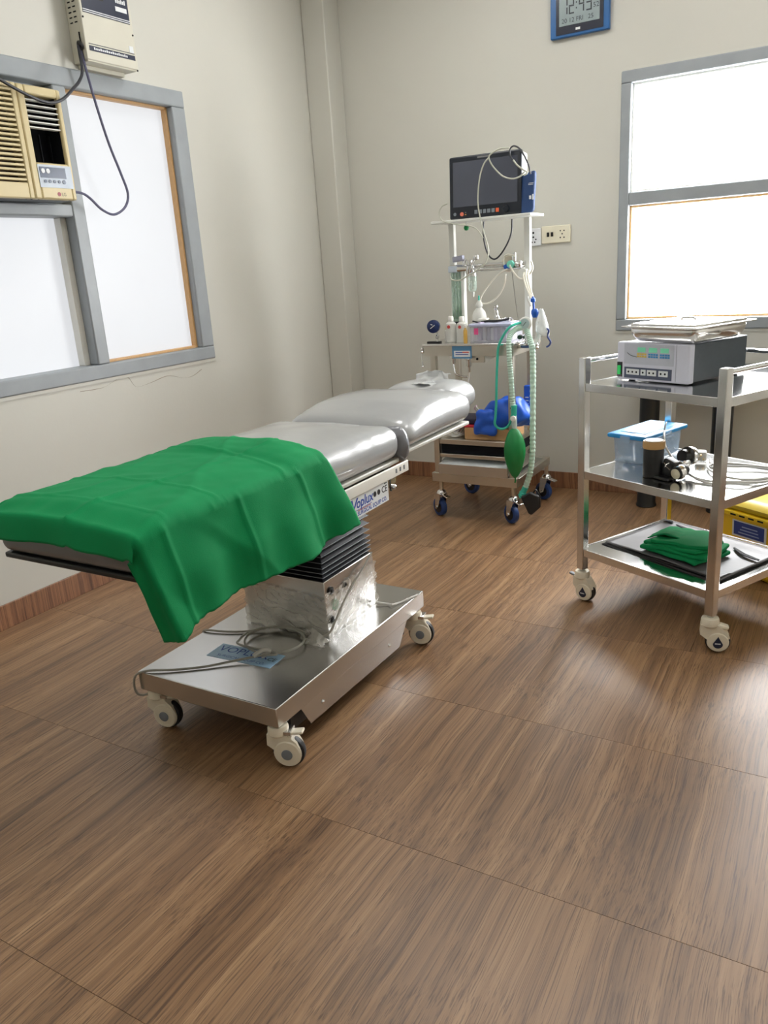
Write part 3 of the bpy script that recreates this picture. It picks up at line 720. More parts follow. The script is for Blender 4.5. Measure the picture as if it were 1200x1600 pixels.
# ---- green surgical drape
GREEN = mat('green cotton', srgb(12, 134, 78), .8, var=.06, scale=7, bump=.10, bscale=420, spec=.2)
dx0, dx1 = TX-.262, TX+.258
FY, NY = 1.735, 1.052
OVER = .072
def sstep(a, b_, x):
    t = max(0, min(1, (x-a)/(b_-a))); return t*t*(3-2*t)
def ztopf(x, y):
    u = (x-TX)/.26
    d = .018+.010*sstep(1.50, 1.70, y)
    z = .806+d*(1-min(1, abs(u))**2.6)+.004*sstep(1.52, 1.64, y)
    z -= .004*math.exp(-((y-1.58)/.025)**2)
    z -= .016*sstep(1.12, 1.055, y)
    return z
def crease(t, w_, a): return a*math.exp(-(t/w_)**2)
WT = dx1-dx0
def drape(us, vt):
    LEFT = .035
    H = .240+.008*math.sin(vt*7.0)+.004*noise.noise(V((vt*40, 0, 0)))-.012*(1-vt)
    s_ = -LEFT+us*(LEFT+WT+H)
    tl = (FY-NY)+OVER; t_ = vt*tl
    on = t_ <= (FY-NY)
    y = FY-min(t_, FY-NY); d2 = 0 if on else t_-(FY-NY)
    # far edge wanders a little
    y += (1-vt)*.012*noise.noise(V((us*4, 0, 5)))
    r = .03
    if s_ < 0:
        x = dx0-.004; z = ztopf(dx0, y)+s_
    elif s_ <= WT:
        x = dx0+s_; z = ztopf(x, y)
        e_ = min(s_, WT-s_)
        if e_ < r: z -= (r-math.sqrt(max(0, r*r-(r-e_)**2)))*.55
    else:
        d = s_-WT; x = dx1+.004+.020*min(1, d/.12)*.5; z = ztopf(dx1, y)-.0165-d
        f_ = d/H
        x += f_*(.010*math.sin((y-1.05)*17+.6)+.007*math.sin((y-1.05)*38+2))+.006*noise.noise(V((y*9, d*9, 1)))
        y += .125*f_*(1-vt)**1.6 + .060*f_*vt**3
    if d2 > 0:
        if s_ <= WT:
            y -= .010*(1-math.exp(-d2/.008)) + .006*math.sin(x*30)*d2/OVER*.6
            z -= max(0, d2-.006)
            if s_ > WT-.05: k_ = (s_-WT+.05)/.05; x -= d2*.25*k_; z += d2*.25*k_
        else:
            d = s_-WT; ph = max(.1, .75-d*3.0)
            y -= .012*(1-math.exp(-d2/.010)); x -= d2*(1-ph*.6)*(.9); z -= d2*ph*.75
            y += .010*math.sin(d2/OVER*PI)
    # pressed creases
    c_ = 0
    if 0 < s_ < WT:
        c_ += crease(s_-.30-.06*(1-vt), .005, .0035)+crease(y-1.30, .005, .0028)+crease(y-1.60+.10*(s_/WT-.5), .006, .003)+crease(y-1.135, .004, .003)*(1 if s_ < WT else 0)
        rd = 1-min(1, abs(noise.noise(V((x*4.2+y*2, y*3.1-x*2, 6))))*7)
        z += c_+.0035*noise.noise(V((x*7, y*7, 4)))+.0018*noise.noise(V((x*22, y*22, 4)))+.0035*rd
    elif s_ >= WT:
        y0 = FY-min(t_, FY-NY)
        x += crease(y0-1.60, .006, .004)+crease(y0-1.36, .006, .004)+crease(y0-1.115, .007, .005)
        rd = 1-min(1, abs(noise.noise(V((y*5+z*3, z*2.2, 3))))*6)
        x += .0025*noise.noise(V((y*12, z*12, 9)))+.005*rd*min(1, (s_-WT)/.05)
    return V((x, y, z+.003))
dr = MB().grid(drape, 130, 120).build('surgical_drape', GREEN, None, solid=.0016, sharp=80)
tag(dr, 'green cloth drape spread over the foot end of the operating table', 'cloth')
# ================================================================== ANESTHESIA TROLLEY
GOLD = mat('warm tinted steel tube', (.60, .565, .50), .30, 1, var=.06, scale=9)  # steel tinted warm, reflected wood tone is put into the colour
tr = thing('anesthesia_trolley', 'steel anesthesia trolley with tall frame, lower drawers and blue casters', 'trolley', (-1.605, 3.80, 0))
PX0, PX1, PYF, PYR = -1.812, -1.400, 3.580, 3.900
hp = .0145
for x, y, z0, z1 in ((PX0, PYF, .20, .852), (PX1, PYF, .20, .852), (PX0-.018, PYR, .20, .852), (PX1-.022, PYR, .20, .852)):
    box('post', GOLD, tr, x-hp, x+hp, y-hp, y+hp, z0, z1, .002)
UPW = mat('white coated tube', srgb(222, 224, 218), .35, var=.03)
for x in (PX0-.026, PX1-.030): box('upper_post', UPW, tr, x-hp, x+hp, PYR-hp, PYR+hp, .908, 1.474, .002)
for q in ((.617, .603), ):
    pass
for zz in (.640, .597):
    MB().cyl((PX1, PYF-hp-.0008, zz), (PX1, PYF-hp+.001, zz), .0055, n=12).build('post_hole', DARKIN, tr)
# bottom frame
b = MB(); b.box(-1.840, -1.372, 3.555, 3.585, .198, .246)
b.build('bottom_rail', GOLD, tr, .002)
b = MB(); b.box(-1.400, -1.372, 3.585, 4.055, .198, .240); b.build('bottom_rail', GOLD, tr, .002)
b = MB(); b.box(-1.840, -1.812, 3.585, 4.055, .198, .240); b.build('bottom_rail', GOLD, tr, .002)
box('bottom_rail', GOLD, tr, -1.812, -1.400, 4.027, 4.055, .198, .240, .002)
box('bottom_plate', STEEL, tr, -1.812, -1.400, 3.585, 4.027, .232, .240)
for x, y, rz in ((-1.806, 3.587, -30), (-1.402, 3.585, -32), (-1.385, 4.035, -20), (-1.815, 4.03, -15)):
    caster(tr, (x, y, 0), R(rz), 'trolley')
    MB().cyl((x, y, .148), (x, y, .200), .0105, n=12).build('stem', GOLD, tr)
# drawers
box('shelf', GOLD, tr, PX0+hp, PX1-hp, 3.572, 3.93, .398, .424, .002)
box('shelf', GOLD, tr, PX0+hp, PX1-hp, 3.572, 3.93, .328, .347, .002)
box('drawer_gap_shade', DARKIN, tr, PX0+hp+.002, PX1-hp-.002, 3.590, 3.90, .348, .397)  # solid near-black box in place of the shade between the shelves
dw = MB(); dw.box(PX0+hp+.002, PX1-hp-.002, 3.545, 3.556, .246, .298); dw.box(PX0+hp+.004, PX1-hp-.004, 3.556, 3.90, .250, .256); dw.box(PX0+hp+.004, PX0+hp+.010, 3.556, 3.90, .256, .306); dw.box(PX1-hp-.010, PX1-hp-.004, 3.556, 3.90, .256, .306)
dw = dw.build('drawer', STEEL, tr, .001)
def lip(u, v): return V((PX0+.020+u*(PX1-PX0-.040), 3.546+.085*v, .298+.020*v))
MB().grid(lip, 4, 4).build('drawer_lip', mat('pale sheet steel', srgb(206, 212, 214), .3, .3), dw, solid=.003)
# worktop
wt = box('worktop', STEELP, tr, -1.858, -1.372, 3.545, 3.945, .896, .908, .002)
for q in ((-1.850, -1.378, 3.552, 3.558), (-1.850, -1.378, 3.932, 3.938)): box('apron', GOLD, tr, *q, .848, .896)
for q in ((-1.850, -1.844, 3.558, 3.932), (-1.384, -1.378, 3.558, 3.932)): box('apron', GOLD, tr, *q, .848, .896)
af = frame((-1.696, 3.552, .838), (1, 0, 0), (0, 0, 1))
pl = decal('name_plate', mat('plate blue', srgb(88, 142, 184), .4), tr, af, 0, .104, -.002, .058, .0015)
decal('plate_print', STICK, pl, af, .010, .096, .006, .036, .0022)
for k, z in enumerate((.026, .016)): decal('plate_print', LBLUE, pl, af, .018, .066+.02*k, z, z+.004, .0028)
decal('plate_print', mat('plate red', srgb(206, 96, 84), .4), pl, af, .056, .090, .026, .031, .0030)
# outlets beneath the worktop
MB().lathe([(.024, 0), (.024, -.014), (.012, -.018), (.010, -.044), (.004, -.046)], (-1.714, 3.60, .848), n=16).build('gas_outlet', CHROME, tr)
MB().lathe([(.022, 0), (.022, -.020), (.015, -.024), (.013, -.055), (.008, -.058), (.006, -.085)], (-1.630, 3.60, .848), n=16).build('gas_outlet', CHROME, tr)
MB().tube([(-1.714, 3.60, .805), (-1.708, 3.60, .765), (-1.690, 3.602, .745), (-1.655, 3.605, .738), (-1.634, 3.605, .742)], .0045).build('outlet_pipe', CHROME, tr)
MB().tube([(-1.630, 3.60, .768), (-1.636, 3.602, .735), (-1.645, 3.604, .700), (-1.655, 3.61, .66)], .0055).build('outlet_tube', WHITE, tr)
b = MB(); b.box(-1.610, -1.535, 3.57, 3.64, .814, .848); b.build('switch_box', GOLD, tr, .002)
MB().cyl((-1.572, 3.571, .832), (-1.572, 3.567, .832), .006, n=12).build('box_hole', DARKIN, tr)
b = MB(); b.prism([(0, 0), (.055, .030), (.055, .034), (0, .034)], frame((-1.530, 3.57, .812), (1, 0, 0), (0, 0, 1)), -.004); b.build('corner_bracket', UPW, tr)
b = MB(); b.lathe([(.009, 0), (.011, .006), (.006, .012), (.010, .018), (.006, .024), (.004, .028)], (-1.865, 3.56, .862), n=12); b.build('side_clip', CHROME, tr)
MB().tube([(-1.865, 3.556, .862), (-1.866, 3.552, .842), (-1.864, 3.55, .822), (-1.861, 3.55, .80)], .004).build('side_clip', CHROME, tr)
MB().lathe([(.0075, 0), (.010, .004), (.0075, .010)], (-1.861, 3.55, .791), n=10).build('side_clip', CHROME, tr)
# monitor shelf
ms = box('monitor_shelf', UPW, tr, -1.878, -1.358, 3.740, 3.930, 1.474, 1.486, .002)
MB().lathe([(.0005, -.014), (.009, -.011), (.0135, 0), (.009, .011), (.0005, .014)], (-1.712, 3.80, 1.446), n=16).build('green_knob', mat('green knob', srgb(20, 130, 70), .35), tr)
MB().cyl((-1.712, 3.80, 1.456), (-1.712, 3.80, 1.475), .004, n=8).build('knob_stem', CHROME, tr)
# gas manifold: two chrome bars with taps
yB = 3.865
MB().cyl((-1.835, yB, 1.264), (-1.430, yB, 1.264), .0095, n=14).build('manifold_bar', CHROME, tr)
MB().cyl((-1.790, yB, 1.243), (-1.430, yB, 1.243), .0095, n=14).build('manifold_bar', CHROME, tr)
b = MB(); b.lathe([(.020, -.028), (.024, -.020), (.024, .014), (.015, .020), (.013, .040), (.006, .044)], (-1.722, yB-.012, 1.250), n=18); b.build('valve_body', CHROME, tr)
b = MB(); b.lathe([(.016, -.03), (.016, .03), (.012, .034), (.012, .05)], (-1.758, yB-.016, 1.252), (1, 0, 0), n=16); b.build('valve_body', CHROME, tr)
b = MB(); b.rbox((-1.785, yB-.012, 1.302), (.030, .014, .014), .005, (2, 1, 1), m=Matrix.Rotation(R(-6), 3, 'Y')); b.build('valve_handle', mat('lilac grey cap', srgb(170, 172, 190), .3, .4), tr)
MB().cyl((-1.758, yB-.012, 1.275), (-1.745, yB-.012, 1.298), .009, n=12).build('valve_handle', CHROME, tr)
MB().cyl((-1.716, yB-.02, 1.262), (-1.675, yB-.045, 1.300), .006, n=12).build('valve_lever', CHROME, tr)
MB().lathe([(.0005, -.014), (.012, -.010), (.015, 0), (.012, .010), (.0005, .014)], (-1.672, yB-.047, 1.303), n=14).build('valve_lever', CHROME, tr)
# flow meter column
GLASS = mat('flow tube glass', srgb(190, 214, 202), .08, alpha=.38, coat=.5)
fm = box('flow_meter_back', UPW, tr, -1.836, -1.772, 3.868, 3.874, .985, 1.256)
b = MB()
for k in range(3): b.cyl((-1.824+k*.017, 3.856, 1.000), (-1.824+k*.017, 3.856, 1.236), .0065, n=12)
fm.data.materials[0] = mat('flow scale green', srgb(196, 220, 204), .35)
for k in range(3):
    MB().cyl((-1.824+k*.017, 3.855, 1.000), (-1.824+k*.017, 3.855, 1.236), .0065, n=12).build('flow_tube', GLASS, tr)
    MB().cyl((-1.824+k*.017, 3.855, 1.004), (-1.824+k*.017, 3.855, 1.040+.012*k), .0045, n=10).build('flow_float', mat('leaf green', srgb(60, 120, 62), .4), tr)
b = MB(); b.box(-1.772, -1.757, 3.845, 3.880, .965, 1.256); b.build('flow_meter_post', UPW, tr, .002)
box('flow_meter_head', mat('pale blue cap', srgb(204, 216, 230), .3), tr, -1.842, -1.757, 3.842, 3.882, 1.236, 1.268, .004)
box('flow_meter_foot', DARKIN, tr, -1.836, -1.772, 3.845, 3.880, .968, .988, .003)
# humidifier jar hanging from the valve
b = MB(); b.lathe([(.016, 0), (.022, -.006), (.0225, -.070), (.018, -.082), (.008, -.086)], (-1.712, yB-.012, 1.222), n=20); hj = b.build('humidifier_jar', GLASS, tr)
MB().cyl((-1.719, yB-.012, 1.222), (-1.719, yB-.012, 1.150), .0055, n=10).build('dip_tube', CHROME, hj)
MB().lathe([(.024, .004), (.024, -.010), (.018, -.012)], (-1.712, yB-.012, 1.224), n=20).build('jar_cap', CHROME, hj)
MB().lathe([(.008, 0), (.006, -.022), (.003, -.026)], (-1.710, yB-.012, 1.136), n=12).build('jar_spout', UPW, hj)
# right-hand taps and mint connector
MB().lathe([(.038, -.003), (.040, 0), (.038, .003)], (-1.520, yB+.006, 1.262), (0, 1, 0), n=26).build('white_disc', mat('warm white disc', srgb(226, 216, 198), .35), tr)
MB().lathe([(.006, 0), (.017, .004), (.019, .014), (.017, .026), (.008, .030)], (-1.498, yB-.010, 1.260), (0, -1, 0), n=18).build('mint_connector', mat('mint plastic', srgb(120, 214, 190), .35), tr)
MB().lathe([(.011, 0), (.011, .026), (.006, .028)], (-1.532, yB-.018, 1.249), (1, -.2, .1), n=14).build('blue_connector', mat('royal blue plastic', srgb(30, 92, 190), .35), tr)
MB().lathe([(.012, 0), (.012, .034), (.008, .036), (.008, .046)], (-1.488, yB-.008, 1.268), (.1, 0, 1), n=14).build('tap_stem', CHROME, tr)
MB().lathe([(.011, -.024), (.013, -.012), (.010, -.004), (.019, .0), (.020, .010), (.010, .014), (.008, .026)], (-1.452, yB-.016, 1.258), (1, 0, 0), n=10).build('tap', CHROME, tr)
MB().lathe([(.024, -.003), (.026, 0), (.024, .003)], (-1.437, yB-.020, 1.212), (0, 1, 0), n=22).build('white_disc', UPW, tr)
# dial gauges
DIALB = mat('gauge navy', srgb(26, 44, 92), .25)
g = MB(); g.lathe([(.030, 0), (.032, -.004), (.032, -.022), (.026, -.026)], (-1.808, 3.592, .990), (-.15, 1, 0), n=26); g = g.build('pressure_gauge', DIALB, tr, label='dark blue round gauge on a short stem')
gf = frame((-1.804, 3.5658, .990), (1, .15, 0), (0, 0, 1))
decal('needle', WPRINT, g, gf @ Matrix.Rotation(R(35), 4, 'Z'), -.016, .012, -.0015, .0015, .002); decal('needle', WPRINT, g, gf @ Matrix.Rotation(R(-20), 4, 'Z'), -.014, -.004, .005, .009, .002)
b = MB(); b.lathe([(.010, 0), (.007, .006), (.006, .020), (.010, .026), (.010, .034), (.005, .040), (.005, .052)], (-1.800, 3.602, .908), n=12); b.build('gauge_stem', STEEL, tr)
b = MB(); b.rbox((-1.815, 3.598, .912), (.036, .014, .004), .003, (2, 1, 1)); b.build('gauge_foot', BLACK, tr)
gx, gy, gz = -1.338, 3.625, .992
b = MB(); b.box(-1.378, -1.315, 3.60, 3.65, .878, .892); b.build('regulator_bracket', GOLD, tr, .002)
b = MB(); b.lathe([(.030, -.012), (.033, -.004), (.033, .002), (.026, .006), (.014, .008), (.014, .020), (.020, .024), (.020, .040), (.012, .046), (.008, .050), (.008, .070)], (gx, gy, .896), n=22); b.build('regulator', CHROME, tr)
b = MB(); b.lathe([(.031, -.004), (.034, .000), (.034, .006), (.031, .009)], (gx, gy, .884), n=24); b.build('regulator_diaphragm', mat('slate blue', srgb(58, 84, 130), .35), tr)
b = MB(); b.lathe([(.0005, -.010), (.010, -.010), (.012, 0), (.010, .010), (.0005, .010)], (gx-.026, gy-.022, .930), (0, 1, 0), n=14); b.build('regulator_knob', mat('dark green knob', srgb(30, 70, 54), .4), tr)
b = MB(); b.lathe([(.028, 0), (.031, -.003), (.031, -.020), (.026, -.024)], (gx, gy-.012, gz), (-.1, 1, 0), n=26); g = b.build('pressure_gauge', UPW, tr, label='white round gauge')
MB().cyl((gx+.0024, gy-.0350, gz), (gx+.0026, gy-.0372, gz), .023, n=24).build('dial_face', mat('dial pale grey', srgb(176, 196, 196), .3), g)
gf = frame((gx+.0026, gy-.0374, gz), (1, .1, 0), (0, 0, 1)); decal('needle', INK, g, gf @ Matrix.Rotation(R(50), 4, 'Z'), -.012, .012, -.0012, .0012, .001)

# ---- corrugated hoses, bag and masks on the right-hand side
HOSE = mat('pale mint hose', srgb(196, 224, 208), .35, var=.05, alpha=.9)
TEAL = mat('teal tubing', srgb(60, 188, 164), .35, var=.04)
BAGG = mat('green rubber bag', srgb(22, 128, 66), .38, var=.10, scale=10, bump=.15, bscale=18)
hs = thing('breathing_circuit', 'mint breathing hoses with a green rubber reservoir bag hanging beside the trolley', 'breathing circuit', (-1.35, 3.60, .08))
def hose(pts, r, m, name, amp=.0016, N=90):
    P = catmull(pts, 10)
    MB().tube(pts, lambda t: r+amp*math.sin(t*N*2*PI/2), n=10, k=26).build(name, m, hs)
hose([(-1.352, 3.585, .975), (-1.372, 3.560, .968), (-1.390, 3.530, .930), (-1.386, 3.520, .84), (-1.380, 3.520, .75), (-1.374, 3.518, .64), (-1.368, 3.520, .585)], .0125, HOSE, 'hose', .0012)
hose([(-1.330, 3.60, .965), (-1.312, 3.585, .93), (-1.294, 3.575, .88), (-1.290, 3.572, .78), (-1.292, 3.572, .65), (-1.294, 3.572, .50), (-1.296, 3.572, .38), (-1.308, 3.572, .28), (-1.334, 3.572, .20)], .0135, HOSE, 'hose', .0012)
MB().lathe([(.015, .0), (.015, .03), (.018, .034), (.018, .040)], (-1.332, 3.572, .205), (-.45, 0, -1), n=16).build('hose_cuff', TEAL, hs)
MB().lathe([(.016, .0), (.013, .05), (.010, .06)], (-1.368, 3.520, .62), (0, 0, -1), n=16).build('hose_cuff', TEAL, hs)
b = MB(); b.lathe([(.0105, .575), (.0125, .560), (.0125, .520), (.0105, .505)], (-1.366, 3.520, 0), n=16); b.build('bag_neck', mat('clear collar', srgb(196, 214, 210), .2), hs)
MB().lathe([(.0115, 0), (.0130, .006), (.0130, .014), (.004, .016)], (-1.364, 3.508, .560), (0, -1, 0), n=16).build('relief_valve', UPW, hs)
def bag(u, v):
    a = u*2*PI; z = .508-.245*v
    rr = .012+.040*math.sin(min(1, v*1.02)**.85*PI)**.75 if v < .985 else .006
    rr *= 1+.05*math.sin(a*5+v*3)*math.sin(v*PI)
    return V((-1.366+rr*math.cos(a), 3.518+rr*.8*math.sin(a), z))
MB().grid(bag, 28, 26, wrap=True).build('reservoir_bag', BAGG, hs, sharp=80)
MB().tube([(-1.366, 3.518, .268), (-1.364, 3.518, .252), (-1.367, 3.518, .238)], .004).build('bag_tail', BAGG, hs)
MB().tube([(-1.352, 3.58, .998), (-1.385, 3.535, .985), (-1.418, 3.528, .945), (-1.442, 3.526, .895), (-1.450, 3.528, .83), (-1.456, 3.528, .74), (-1.460, 3.528, .64), (-1.466, 3.528, .56), (-1.470, 3.528, .525), (-1.458, 3.536, .503), (-1.430, 3.534, .500), (-1.405, 3.536, .515), (-1.385, 3.520, .545), (-1.372, 3.520, .60), (-1.372, 3.520, .66)], .0062).build('gas_tube', TEAL, hs)
b = MB(); b.prism([(0, 0), (.045, .030), (.095, .010), (.098, -.045), (.055, -.088), (.040, -.080)], frame((-1.348, 3.556, .158), (1, .15, 0), (0, .1, 1)), .030); b.build('black_mask', BLACK, hs, .008)
MB().tube([(-1.29, 3.56, .178), (-1.275, 3.556, .198), (-1.258, 3.556, .178), (-1.250, 3.556, .160)], .004).build('mask_strap', BLACK, hs)
MB().tube([(-1.345, 3.556, .162), (-1.36, 3.556, .168), (-1.352, 3.556, .150)], .006).build('mask_port', TEAL, hs)
# clear oxygen mask with blue fittings, hung from the post
om = thing('oxygen_mask', 'clear oxygen mask with royal blue fittings and strap hung on the trolley', 'mask', (-1.30, 3.66, .90))
RB = mat('royal blue plastic', srgb(30, 92, 190), .35)
CLM = mat('clear soft plastic', srgb(222, 226, 224), .12, alpha=.34, coat=.6)
def maskf(u, v):
    a = u*2*PI; rr = .010+.034*math.sin(min(1, v*1.1)*PI/2); 
    return V((-1.272+rr*.72*math.cos(a)+.006*v, 3.640+rr*.8*math.sin(a), 1.055-.115*v-.012*math.cos(a)*v))
MB().grid(maskf, 24, 14, wrap=True).build('mask_shell', CLM, om, solid=.0015, sharp=80)
MB().lathe([(.009, -.022), (.013, -.016), (.017, -.004), (.017, .010), (.012, .018)], (-1.300, 3.630, 1.038), n=16).build('blue_fitting', RB, om)
MB().lathe([(.008, 0), (.012, .004), (.012, .016), (.007, .022)], (-1.312, 3.640, 1.085), n=14).build('blue_fitting', RB, om)
MB().tube([(-1.306, 3.636, 1.05), (-1.309, 3.638, 1.085), (-1.312, 3.64, 1.112)], .005).build('blue_fitting', RB, om)
for dx, zz in ((-.012, 0), (.0, .006), (.012, .0)):
    MB().tube([(-1.425+dx, 3.87, 1.225+zz), (-1.405+dx, 3.80, 1.20), (-1.365+dx*.8, 3.72, 1.155), (-1.325+dx*.5, 3.655, 1.112), (-1.312+dx*.3, 3.64, 1.09)], .0042).build('supply_tube', mat('milky tube', srgb(226, 222, 208), .3), om)
MB().tube([(-1.335, 3.63, 1.112), (-1.329, 3.628, 1.09), (-1.318, 3.63, 1.068)], .005).build('side_tube', UPW, om)
MB().tube([(-1.245, 3.63, .968), (-1.232, 3.628, .955), (-1.238, 3.628, .930), (-1.224, 3.628, .905), (-1.230, 3.628, .888), (-1.243, 3.628, .880)], .0045).build('mask_strap', mat('navy elastic', srgb(40, 60, 120), .6), om)
b = MB(); b.rbox((-1.285, 3.634, .925), (.012, .012, .050), .010, (2, 2, 3), m=Matrix.Rotation(R(14), 3, 'Y')); b.build('clear_bag', CLM, om)
b = MB(); b.lathe([(.006, 0), (.009, .006), (.005, .014), (.008, .020), (.004, .028)], (-1.272, 3.575, .878), n=12); b.build('hose_clamp', CHROME, om)

# ---- patient monitor and its leads
MON = mat('monitor navy black', srgb(24, 30, 40), .3)
mo = thing('patient_monitor', 'black patient monitor with dark glossy screen on the trolley shelf', 'monitor', (-1.615, 3.83, 1.486))
mx0, mx1, my, mz0, mz1 = -1.797, -1.425, 3.790, 1.488, 1.778
mfm = frame((mx0, my, mz0), (1, .03, 0), (0, .06, 1))
b = MB(mfm); b.rbox(((mx1-mx0)/2, .144, -.010), ((mx1-mx0)/2, .144, .012), .010, (4, 4, 1)); b.build('bezel', MON, mo)
b = MB(mfm); b.rbox(((mx1-mx0)/2, .142, -.055), ((mx1-mx0)/2-.002, .140, .042), .012, (4, 4, 1)); b.build('rear_case', UPW, mo)
SCR = mat('dark screen glass', srgb(78, 82, 94), .12, var=.08, scale=3)
decal('screen', SCR, mo, mfm, .022, .352, .056, .262, .0028)
decal('brand_strip', mat('grey print', srgb(120, 122, 124), .4), mo, mfm, .150, .210, .270, .277, .0028)
for k in range(6): MB(mfm).box(.134+k*.022, .150+k*.022, .018, .036, .001, .004).build('key', mat('key orange', srgb(226, 100, 60), .4) if k == 5 else HUBG, mo, .001)
p = mfm @ V((.068, .022, .0015)); MB().cyl(p, p+V((0, -.004, 0)), .0095, n=16).build('power_key', mat('key coral', srgb(226, 120, 96), .4), mo)
p = mfm @ V((.298, .028, .0015)); MB().lathe([(.0165, 0), (.0165, .004), (.013, .012), (.002, .013)], p, (0, -1, 0), 20).build('dial_knob', MON, mo)
p = mfm @ V((.030, .024, .0015)); MB().lathe([(.008, 0), (.008, .0015), (.002, .002)], p, (0, -1, 0), 14).build('logo_mark', HUBG, mo)
for zz, m_ in ((.027, GREYR), (.017, mat('led amber', srgb(220, 170, 90), .4))): MB(mfm).box(.084, .090, zz, zz+.004, .001, .003).build('indicator', m_, mo)
for x in (.05, .32): MB(mfm).box(x, x+.03, -.002, .004, -.09, 0).build('foot', RUBBER, mo)
# white lead, looped over the screen
LEAD = mat('pale grey lead', srgb(190, 192, 178), .4)
ld = thing('monitor_lead', 'pale grey sensor lead looped over the monitor and hanging below its shelf', 'cable', (-1.63, 3.73, 1.2))
MB().tube([(-1.391, 3.762, 1.667), (-1.417, 3.762, 1.648), (-1.455, 3.762, 1.643), (-1.502, 3.762, 1.660), (-1.549, 3.762, 1.707), (-1.568, 3.762, 1.748), (-1.548, 3.762, 1.767), (-1.509, 3.762, 1.779), (-1.465, 3.762, 1.777)], .0036).build('lead', LEAD, ld)
MB().tube([(-1.560, 3.742, 1.745), (-1.586, 3.742, 1.720), (-1.607, 3.742, 1.670), (-1.619, 3.742, 1.600), (-1.621, 3.742, 1.543), (-1.613, 3.742, 1.490), (-1.604, 3.742, 1.449), (-1.589, 3.742, 1.395), (-1.573, 3.742, 1.335), (-1.585, 3.742, 1.282), (-1.626, 3.742, 1.249), (-1.682, 3.742, 1.221), (-1.732, 3.742, 1.199), (-1.774, 3.742, 1.204), (-1.781, 3.742, 1.220)], .0036).build('lead', LEAD, ld)
MB().tube([(-1.778, 3.730, 1.562), (-1.806, 3.730, 1.553), (-1.825, 3.730, 1.522), (-1.806, 3.730, 1.485), (-1.744, 3.730, 1.466), (-1.676, 3.730, 1.454), (-1.626, 3.730, 1.433), (-1.594, 3.730, 1.390)], .0030).build('lead', LEAD, ld)
MB().tube([(-1.503, 3.870, 1.222), (-1.494, 3.870, 1.145), (-1.485, 3.870, 1.067), (-1.473, 3.870, 0.988)], .0022).build('lead', mat('thin grey wire', srgb(150, 148, 140), .45), ld)
# black power lead
bl_ = thing('monitor_power_cord', 'black power cord drooping under the monitor shelf', 'cord', (-1.62, 3.9, 1.3))
MB().tube([(-1.684, 3.955, 1.478), (-1.689, 3.955, 1.433), (-1.683, 3.955, 1.370), (-1.664, 3.955, 1.313), (-1.632, 3.955, 1.289), (-1.597, 3.955, 1.309), (-1.558, 3.955, 1.362), (-1.536, 3.955, 1.415), (-1.532, 3.955, 1.475)], .0042).build('cord', CORD, bl_)
# milky tube loops
mt = thing('suction_tube', 'milky plastic tube looping from the manifold taps above the worktop', 'tube', (-1.55, 3.83, 1.08))
MK = mat('milky tube', srgb(226, 222, 208), .3)
MB().tube([(-1.513, 3.835, 1.239), (-1.557, 3.835, 1.217), (-1.599, 3.835, 1.182), (-1.639, 3.835, 1.138), (-1.661, 3.835, 1.101), (-1.654, 3.835, 1.078), (-1.612, 3.835, 1.080), (-1.563, 3.835, 1.113), (-1.531, 3.835, 1.164), (-1.523, 3.835, 1.216)], .0042).build('tube', MK, mt)
MB().tube([(-1.498, 3.825, 1.257), (-1.479, 3.825, 1.223), (-1.453, 3.825, 1.194), (-1.430, 3.825, 1.187), (-1.423, 3.825, 1.205), (-1.400, 3.825, 1.204), (-1.380, 3.825, 1.233), (-1.386, 3.825, 1.269)], .0050).build('tube', MK, mt)
MB().tube([(-1.530, 3.845, 1.246), (-1.536, 3.845, 1.289), (-1.516, 3.845, 1.306), (-1.476, 3.845, 1.297)], .0042).build('tube', MK, mt)
# blood pressure cuff
bc = thing('blood_pressure_cuff', 'navy blue rolled blood pressure cuff leaning beside the monitor', 'cuff', (-1.40, 3.83, 1.486))
CUF = mat('navy cuff nylon', srgb(26, 58, 104), .6, bump=.1, bscale=60)
cfm = frame((-1.428, 3.800, 1.487), (1, .25, .0), (-.08, .05, 1))
b = MB(cfm); b.rbox((.034, .092, -.020), (.034, .092, .020), .016, (3, 5, 2), fn=lambda p: V((p.x+.004*math.sin(p.y*20), p.y+p.x*.25, p.z*(1+.1*math.sin(p.y*16))))); b.build('cuff', CUF, bc)
for q in ((.036, .060, .132, .134), (.036, .058, .126, .128), (.040, .050, .062, .078), (.054, .060, .060, .084)): MB(cfm).box(*q, -.002, .0012).build('cuff_print', WPRINT, bc)
MB().tube([(-1.374, 3.790, 1.656), (-1.383, 3.790, 1.695), (-1.404, 3.790, 1.739), (-1.426, 3.790, 1.771), (-1.454, 3.790, 1.786), (-1.473, 3.790, 1.774), (-1.473, 3.790, 1.747), (-1.455, 3.790, 1.720)], .0040).build('air_hose', mat('dark grey hose', srgb(58, 60, 64), .4), bc)
MB().tube([(-1.452, 3.775, 1.724), (-1.433, 3.775, 1.700), (-1.409, 3.775, 1.681), (-1.384, 3.775, 1.662), (-1.403, 3.775, 1.653)], .0040).build('air_hose', LEAD, bc)

